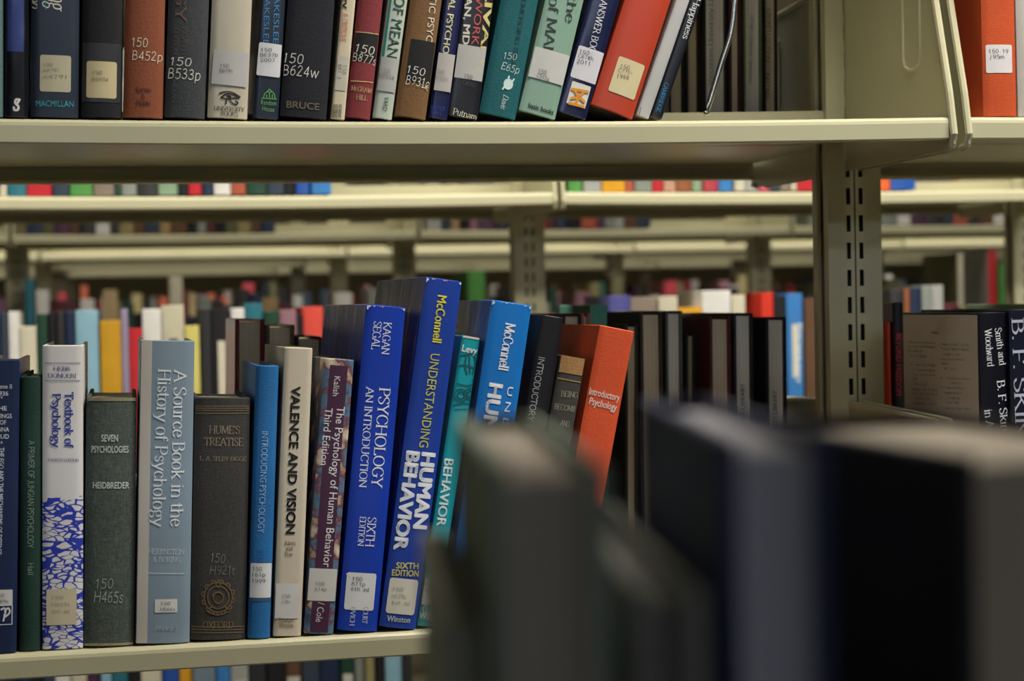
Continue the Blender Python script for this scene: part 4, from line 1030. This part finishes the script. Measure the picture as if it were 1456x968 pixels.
def row2(where, Y, z, items, group, whole=False, top=None, D=(.13, .18)):
    """items: (x0, x1, top y or None, colour)"""
    n = len(items)
    for i, it in enumerate(items):
        x0, x1, ty, c = it[:4]
        X0 = xat(x0, Y, z + .1) if ty else at(x0, it[4] if len(it) > 4 else top, Y).x
        X1 = xat(x1, Y, z + .1) if ty else at(x1, it[4] if len(it) > 4 else top, Y).x
        h = (at((x0 + x1) / 2, ty, Y).z - z) if ty else RND.uniform(.2, .29)
        l = items[i - 1][3] if i else None; r = items[i + 1][3] if i < n - 1 else None
        if l and r: lab = f'{c} book on {where}, between {l} and {r} ones'
        elif r: lab = f'{c} book first in line on {where}, beside a {r} one'
        else: lab = f'{c} book last in line on {where}, beside a {l} one'
        q = 2
        while lab in USED:
            ll = items[i - q][3] if i - q >= 0 else 'nothing'
            lab = f'{c} book on {where}, after {ll} then {l}, before {r}'; q += 1
            if q > 5: break
        USED.add(lab)
        for kk in range(-3, 5):
            pxk = post_x(kk)
            if X0 < pxk < X1 or abs(X0 - pxk) < .014 or abs(X1 - pxk) < .014:
                if X1 - pxk > pxk - X0: X0 = max(X0, pxk + .014)
                else: X1 = min(X1, pxk - .014)
        if X1 - X0 < .006: continue
        wd = max(.004, (X1 - X0) - .0008)
        d = RND.uniform(*D)
        bk = Book('book', lab, (X1, Y + RND.uniform(0, .006) * (1 if not whole else 1), z + .0010), wd, h, d, bmat(c), 0, 0, t=min(.0025, wd * .2), bulge=min(.003, wd * .08), group=group, whole=whole, seg=4, pages='b8ad96', hard=True)
        if not whole and wd > .018 and i % 3 == 0:
            bk.sheet(-wd * .88, -wd * .12, .02, .045, 'bdb9b0', 'call_number_label')
        elif not whole and wd > .018 and i % 3 == 1 and h > .2:
            bk.sheet(-wd * .7, -wd * .3, h * .45, h * .8, 'c9c2ae' if c not in ('white', 'cream', 'ivory', 'lemon') else '55504a', 'title_panel')
        yield bk

SX = [(0, 9, 'cream'), (10, 37, 'teal'), (38, 73, 'red'), (75, 98, 'slate'), (99, 131, 'green'), (132, 162, 'taupe'), (162.5, 172, 'dark-green'), (173, 194, 'grey'), (195, 224, 'charcoal'), (225, 253, 'sage'), (254, 267, 'black'), (268, 286, 'red'), (286.5, 303, 'navy'), (304, 328, 'white'), (328.5, 349, 'brick'), (350, 379, 'dark-green'), (380, 404, 'slate'), (405, 420, 'black'), (421, 440, 'blue'), (443, 471, 'azure')]
list(row2("the second bookcase's upper left shelf", Y2, Z2_UP, [(a, c_, None, n_, 268) for a, c_, n_ in SX], 'books on the upper left shelf of the second bookcase', D=(.13, .17)))
SX = [(809, 829, 'green'), (830, 855, 'silver'), (856.5, 889, 'amber'), (889.5, 902, 'brick'), (903, 927, 'grey'), (928, 943, 'red'), (944, 961, 'peach'), (962, 984, 'copper'), (985, 999, 'sage'), (1000, 1021, 'rose'), (1023, 1043, 'azure'), (1045, 1059, 'cream'), (1060, 1079, 'silver'), (1080, 1094, 'pink'), (1095, 1110, 'slate'), (1111, 1125, 'taupe'), (1126, 1134, 'ivory'), (1134.5, 1160, 'red'), (1162, 1190, 'olive'), (1191, 1222, 'brown'), (1224, 1252, 'navy'), (1253, 1267, 'orange'), (1268, 1303, 'blue')]
list(row2("the second bookcase's upper right shelf", Y2, Z2_UP, [(a, c_, None, n_, 262) for a, c_, n_ in SX], 'books on the upper right shelf of the second bookcase', D=(.13, .17)))

L = [(-20, 3, 444, 'navy'), (4, 13, 445, 'slate'), (14.5, 30, 444, 'white'), (30.5, 54, 465, 'cream'), (55, 70, 447, 'dark-green'), (72, 83, 443, 'black'), (83.5, 94, 443, 'charcoal'), (94.5, 109.5, 443, 'navy'), (110, 142, 442, 'sky'), (144, 174, 457, 'mustard'), (174.5, 185, 440, 'lilac'), (185.5, 204.5, 468, 'red'), (205, 232, 440, 'white'), (232.5, 264.5, 435, 'ivory'), (265, 285.5, 464, 'lemon'), (287, 302, 440, 'charcoal'), (303, 330, 440, 'black'), (331, 350.5, 439, 'white'), (351, 376.5, 432, 'teal'), (378, 400, 443, 'dark-green'), (400.5, 424, 441, 'mauve'), (425, 433, 448, 'black'), (434, 462, 437, 'coral'),
     (464, 486, 440, 'navy'), (487, 512, 445, 'brown'), (514, 545, 442, 'slate'), (546, 566, 438, 'grey'), (567, 600, 445, 'maroon'), (601, 630, 440, 'black'), (631, 655, 446, 'tan'), (656, 680, 443, 'navy'), (681, 700, 447, 'charcoal')]
for bk in row2("the second bookcase's lower left shelf", Y2, Z2_LOW, L, 'books on the lower left shelf of the second bookcase'): pass
L = [(832, 850, 446, 'navy'), (851, 868, 440, 'black'), (869, 899, 421, 'violet'), (900, 938, 423, 'taupe'), (939, 966, 422, 'ivory'), (967, 1000, 438, 'amber'), (1001, 1042, 414, 'white'), (1043, 1062, 420, 'cream'), (1085, 1102, 417, 'scarlet'), (1103, 1120, 421, 'black'), (1121, 1144, 418, 'azure'), (1147, 1170, 425, 'brown'), (1171, 1200, 425, 'slate'), (1201, 1230, 430, 'tan'), (1231, 1257, 433, 'maroon'), (1258, 1268, 432, 'black'), (1269, 1288, 412, 'charcoal'), (1289, 1297, 411, 'copper'), (1297.5, 1312, 410, 'navy'), (1313, 1328, 407, 'grey'), (1328.5, 1345, 406, 'silver'), (1346, 1366, 432, 'maroon'), (1367, 1388, 436, 'olive'), (1389, 1412, 438, 'brown'), (1413, 1440, 436, 'black'), (1441, 1470, 440, 'slate')]
for bk in row2("the second bookcase's lower right shelf", Y2, Z2_LOW, L, 'books on the lower right shelf of the second bookcase'):
    if 'azure book' in bk.root['label']:
        bk.text('PSYCHOLOGY', (1137, 460), (1134, 545), 8, 'sans', 'cfdcea', bold=.02)
# bottom row, seen below the front lower shelf
cs = ['charcoal', 'navy', 'black', 'slate', 'white', 'ivory', 'plum', 'sky', 'teal', 'black', 'cream', 'blue', 'amber', 'steel', 'azure', 'silver', 'charcoal', 'black', 'brown', 'slate', 'navy', 'dark-green', 'grey', 'khaki', 'black', 'sky', 'charcoal']
xs = [-6, 22, 45, 62, 78, 100, 124, 143, 159, 182, 200, 230, 255, 274, 307, 328, 354, 380, 405, 430, 455, 485, 504, 520, 533, 548, 573, 587]
T3 = [(xs[i], xs[i + 1] - 1, None, cs[i], 950) for i in range(27)]
for bk in row2("the second bookcase's bottom shelf", Y2, Z2_THIRD, T3, 'books on the bottom shelf of the second bookcase'): pass

SHN = 0
for n in (2, 3, 4, 5, 6):
    zz = {2: (Z2_UP, Z2_LOW, Z2_THIRD)}.get(n, (Z2_UP, Z2_LOW + (.05 if n == 3 else .03)))
    for k in range(-3, 4):
        pa = proj((post_x(k), post_y(n) - SD, Z2_UP)); pb = proj((post_x(k + 1), post_y(n) - SD, Z2_UP))
        if pb[0] < 0 or pa[0] > W: continue
        for lv, z in enumerate(zz):
            for face in ((-1, 1) if lv < 2 and n < 5 else (-1,)):
                lvn = ('upper', 'lower', 'bottom')[lv]
                sec = {-3: 'third section left of centre', -2: 'second section left of centre', -1: 'middle section', 0: 'section right of centre', 1: 'second section right of centre', 2: 'third section right of centre', 3: 'far right section'}[k]
                shelf(f"{lvn} shelf of the {ORD[n]} bookcase, {sec}, {'facing us' if face < 0 else 'far side'}", n, k, face, z, .003 if face < 0 and n < 4 else 0, f'shelves of the {ORD[n]} bookcase')
    for k in range(-3, 5):
        p = proj((post_x(k), post_y(n), CAMZ))
        if -30 < p[0] < W + 30:
            side = {-3: 'third left of the middle bay', -2: 'second left of the middle bay', -1: 'just left of the middle bay', 0: 'just right of the middle bay', 1: 'second right of the middle bay', 2: 'third right of the middle bay', 3: 'fourth right of the middle bay', 4: 'far right'}[k]
            post(f'slotted steel post of the {ORD[n]} bookcase, {side}', n, k, fine=n < 4, group=f'posts of the {ORD[n]} bookcase')

# ------------------------------------------------------------------ third bookcase: individual books
names = ['navy', 'black', 'maroon', 'black', 'khaki', 'slate', 'brown', 'grey', 'charcoal', 'dark-green', 'tan', 'mauve', 'silver', 'olive', 'black', 'navy', 'white', 'charcoal', 'brick', 'plum', 'brown', 'slate']
def rand_row(where, n, z, xa, xb, group, htop, whole=True, gap=(), fixed=()):
    Y = post_y(n) - SD + .01
    items = []; x = xa; last = None
    while x < xb:
        wpx = RND.uniform(.018, .042) * FPX / (Y / math.cos(YAW))
        if any(g0 < x + wpx + 1 and x - 1 < g1 for g0, g1 in gap):
            x += 4; continue
        c = RND.choice(names)
        while c == last: c = RND.choice(names)
        last = c
        items.append((x, x + wpx - .6, None, c, 430)); x += wpx
    trip = []
    out = []
    for i, it in enumerate(items):
        l = items[i - 1][3] if i else 'none'; r = items[i + 1][3] if i < len(items) - 1 else 'none'
        h = RND.uniform(*htop)
        X0, X1 = at(it[0], 430, Y).x, at(it[1], 430, Y).x
        if any(X0 - .014 < post_x(kk) < X1 + .014 for kk in range(-3, 5)): continue
        lab = f'{it[3]} book on {where}, between {l} and {r}'
        if lab in USED:
            l2 = items[i - 2][3] if i > 1 else 'none'
            lab = f'{it[3]} book on {where}, after {l2} then {l}, before {r}'
        USED.add(lab)
        Book('book', lab, (X1, Y + RND.uniform(0, .008), z + .0010), (X1 - X0), h, RND.uniform(.13, .18), bmat(it[3]), 0, 0, t=.002, bulge=.002, group=group, whole=True, pages='b8ad96')
rand_row("the third bookcase's upper shelf", 3, Z2_UP, 0, 378, 'books on the upper shelf of the third bookcase', (.2, .28))
rand_row("the third bookcase's upper right-hand shelf", 3, Z2_UP, 592, 1456, 'books on the upper shelf of the third bookcase', (.2, .28), gap=((940, 1130), (1200, 1256)))
Z3L = Z2_LOW + .05
SPEC = [('teal', 35, 48, 398, 'tall teal book rising above its neighbours at the left of the third bookcase'), ('white', 51, 69, 413, 'white book right of the tall teal one on the third bookcase'), ('maroon', 72, 106, 428, 'broad maroon book on the third bookcase, behind the charcoal books'),
        ('buff', 146, 167, 413, 'buff book standing above the mustard book, on the third bookcase'), ('cream', 241, 259, 394, 'tall cream-white book standing high above the row on the third bookcase'), ('brown', 868, 896, 431, 'brown book behind the violet one, on the third bookcase'),
        ('green', 666, 689, 386, 'bright green book top above the tallest blue textbook, on the third bookcase'), ('green', 1421, 1440, 376, 'bright green book right of the red-edged one, by the right border')]
for c, x0, x1, ty, lab in SPEC:
    Y = post_y(3) - SD + .014
    X0, X1 = at(x0, ty, Y).x, at(x1, ty, Y).x
    Book('book', lab, (X1, Y, Z3L + .0010), X1 - X0, at(x0, ty, Y).z - Z3L, .2, bmat(c), 0, 0, t=.002, bulge=.002, group='books on the lower shelf of the third bookcase', whole=True, pages='8f8a80')
for c, edge, x0, x1, ty, lab in (('olive', 'cream', 1361, 1369, 360, 'tall olive book with cream spine near the right border, on the third bookcase'), ('silver', 'red', 1404, 1416, 356, 'tall grey-boarded book with thin red spine by the right border')):
    Y = post_y(3) - SD + .014
    X0, X1 = at(x0, ty, Y).x, at(x1, ty, Y).x
    bk = Book('book', lab, (X1, Y, Z3L + .0010), X1 - X0, at(x0, ty, Y).z - Z3L, .2, bmat(c), 0, 0, t=.002, bulge=.001, group='books on the lower shelf of the third bookcase', pages='8f8a80')
    bk.sheet(-bk.w, 0, .001, bk.h - .001, C[edge], 'spine_cloth', .0006, kind='cloth')
rand_row("the third bookcase's lower shelf", 3, Z3L, -10, 1470, 'books on the lower shelf of the third bookcase', (.175, .235), gap=((5, 50), (47, 110), (140, 172), (235, 264), (556, 600), (662, 693), (864, 900), (1056, 1100), (1330, 1446)))

# far bookcases: too many to count, one mass of books
mb = MB()
for n in (4, 5, 6):
    Y = post_y(n) - SD + .01
    for lv, z in enumerate((Z2_LOW + .03,)):
        x = at(-20, 430, Y).x; xe = at(1480, 430, Y).x
        while x < xe:
            wd = RND.uniform(.016, .042)
            u = ((x - POSTX) / SEC) % 1
            if min(u, 1 - u) > .04 and RND.random() > .03:
                h = RND.uniform(.19, .29); d = RND.uniform(.12, .18)
                m_ = RND.randrange(len(PAT)); mb.box(x, x + wd - .001, Y, Y + d, z + .0003, z + h, m_)
            x += wd
o = mb.obj('distant_books', PAT); tag(o, 'blurred rows of distant books on the fourth, fifth and sixth bookcases', 'books'); o['kind'] = 'stuff'

# ------------------------------------------------------------------ nearest, blurred books seen over their page edges
YN = post_y(0) + SD
Z_N = Z_LOW
GN = 'blurred foreground books'
def near(label, fl, fr, cover, pages, D, rz, t=.003, lean=0, bulge=.004, w=None):
    """front (page-edge) top corners in the photograph"""
    Y = YN - .01 - D
    A = at(fl[0], fl[1], Y); B = at(fr[0], fr[1], Y)
    w = w or (B - A).length
    M = Matrix.Rotation(rz, 4, 'Z') @ Matrix.Rotation(lean, 4, 'Y')
    lift = w * math.sin(-lean) if lean < 0 else 0
    h = (A.z - Z_N - (w * math.sin(lean) if lean > 0 else 0)) / math.cos(lean)
    tl = M @ Vector((-w, -D, h))
    o = A - tl
    return Book(HARD, label, (o.x, o.y, Z_N + .0010 + lift), w, h, D, cover, lean, rz, pages=pages, facing=-1, group=GN, t=t, bulge=bulge)
near('blurred foreground book with grey-green cover and cream page top, left of the orange-red hardcover', (698, 672), (860, 672), mat('6a7368', 'cloth'), '8f857a', .14, R(-7.7))
near('blurred foreground book with dark blue-black cover, middle of the three tall ones', (1026, 634), (1172, 650), mat('262b44', 'cloth'), '9c9aa2', .14, R(-10))
near('blurred foreground book with black cover at the right border, thick cream page top', (1368, 656), (1456, 660), mat('1d1d20', 'cloth'), '8f8578', .12, R(1.5), w=.058, bulge=.009)
near('low blurred grey foreground book between the grey-green and the blue-black ones', (900, 850), (1000, 858), mat('6a6a64', 'cloth'), '5c5a54', .14, R(-9))
near('low blurred foreground book with pale board, just before the tallest blue textbook', (622, 896), (684, 900), mat('77776a', 'cloth'), '9a9a8c', .13, R(-7.7))

def fg_shelf(label, k, z): return shelf(label, 0, k, 1, z, group='shelves of the nearest bookcase')
fg_shelf('nearest steel shelf under the blurred foreground books', -1, Z_N)
fg_shelf('unseen steel shelf added to shade the blurred foreground books', -1, Z_N + .52)  # out of view; added for its shade, height set to let page tops catch light
shelf('unseen steel shelf on the camera side, added to block light from behind', 0, -1, -1, Z_UP, brackets=())  # out of view; added to block the lamps behind the camera

# ------------------------------------------------------------------ room
def plane(name, vs, color, kind='paper', **k):
    o = mesh_obj(name, vs, [(0, 1, 2, 3)], mat(color, kind, **k), recalc=False); o['kind'] = 'structure'
    o['label'] = name.replace('_', ' ') + ' of the library'
    return o
YB, YA, XL, XR, ZC = post_y(6) + 1.2, -5.5, -4.2, 7.0, 2.75
plane('floor', [(XL, YA, 0), (XR, YA, 0), (XR, YB, 0), (XL, YB, 0)], '4a453c')
plane('ceiling', [(XL, YA, ZC), (XL, YB, ZC), (XR, YB, ZC), (XR, YA, ZC)], 'c9c5b8')
plane('wall_back', [(XL, YB, 0), (XR, YB, 0), (XR, YB, ZC), (XL, YB, ZC)], '8a8060')
plane('wall_front', [(XL, YA, 0), (XL, YA, ZC), (XR, YA, ZC), (XR, YA, 0)], '8f8973')
plane('wall_left', [(XL, YA, 0), (XL, YB, 0), (XL, YB, ZC), (XL, YA, ZC)], '8f8973')
plane('wall_right', [(XR, YA, 0), (XR, YA, ZC), (XR, YB, ZC), (XR, YB, 0)], '8f8973')

def area(name, loc, sx, sy, power, color=(1, .95, .84)):
    if loc[1] < 0: color = (.72, .82, 1)  # cool fill added behind the camera to brighten the page edges
    l = bpy.data.lights.new(name, 'AREA'); l.shape = 'RECTANGLE'; l.size = sx; l.size_y = sy; l.energy = power; l.color = color
    if loc[1] > 1.5: l.spread = R(105)
    o = bpy.data.objects.new(name, l); link(o); o.location = loc
    return o
for i, pw, xc, ln in LIGHTS:
    area('aisle_or_fill_light', (xc, post_y(i) + PITCHY / 2, ZC - .03), ln, .32, pw)
SC.world = bpy.data.worlds.new('world'); SC.world.use_nodes = True
SC.world.node_tree.nodes['Background'].inputs[0].default_value = (.9, .92, 1, 1)
SC.world.node_tree.nodes['Background'].inputs[1].default_value = .0
vs_ = SC.view_settings
SC.display_settings.display_device = 'sRGB'
vs_.view_transform = 'Standard'; vs_.look = 'None'; vs_.gamma = 1.0; vs_.exposure = EXPOSURE
vs_.use_curve_mapping = False
try:
    SC.cycles.use_denoising = True
    SC.cycles.max_bounces = 8
    SC.cycles.sample_clamp_indirect = 5
except Exception:
    pass
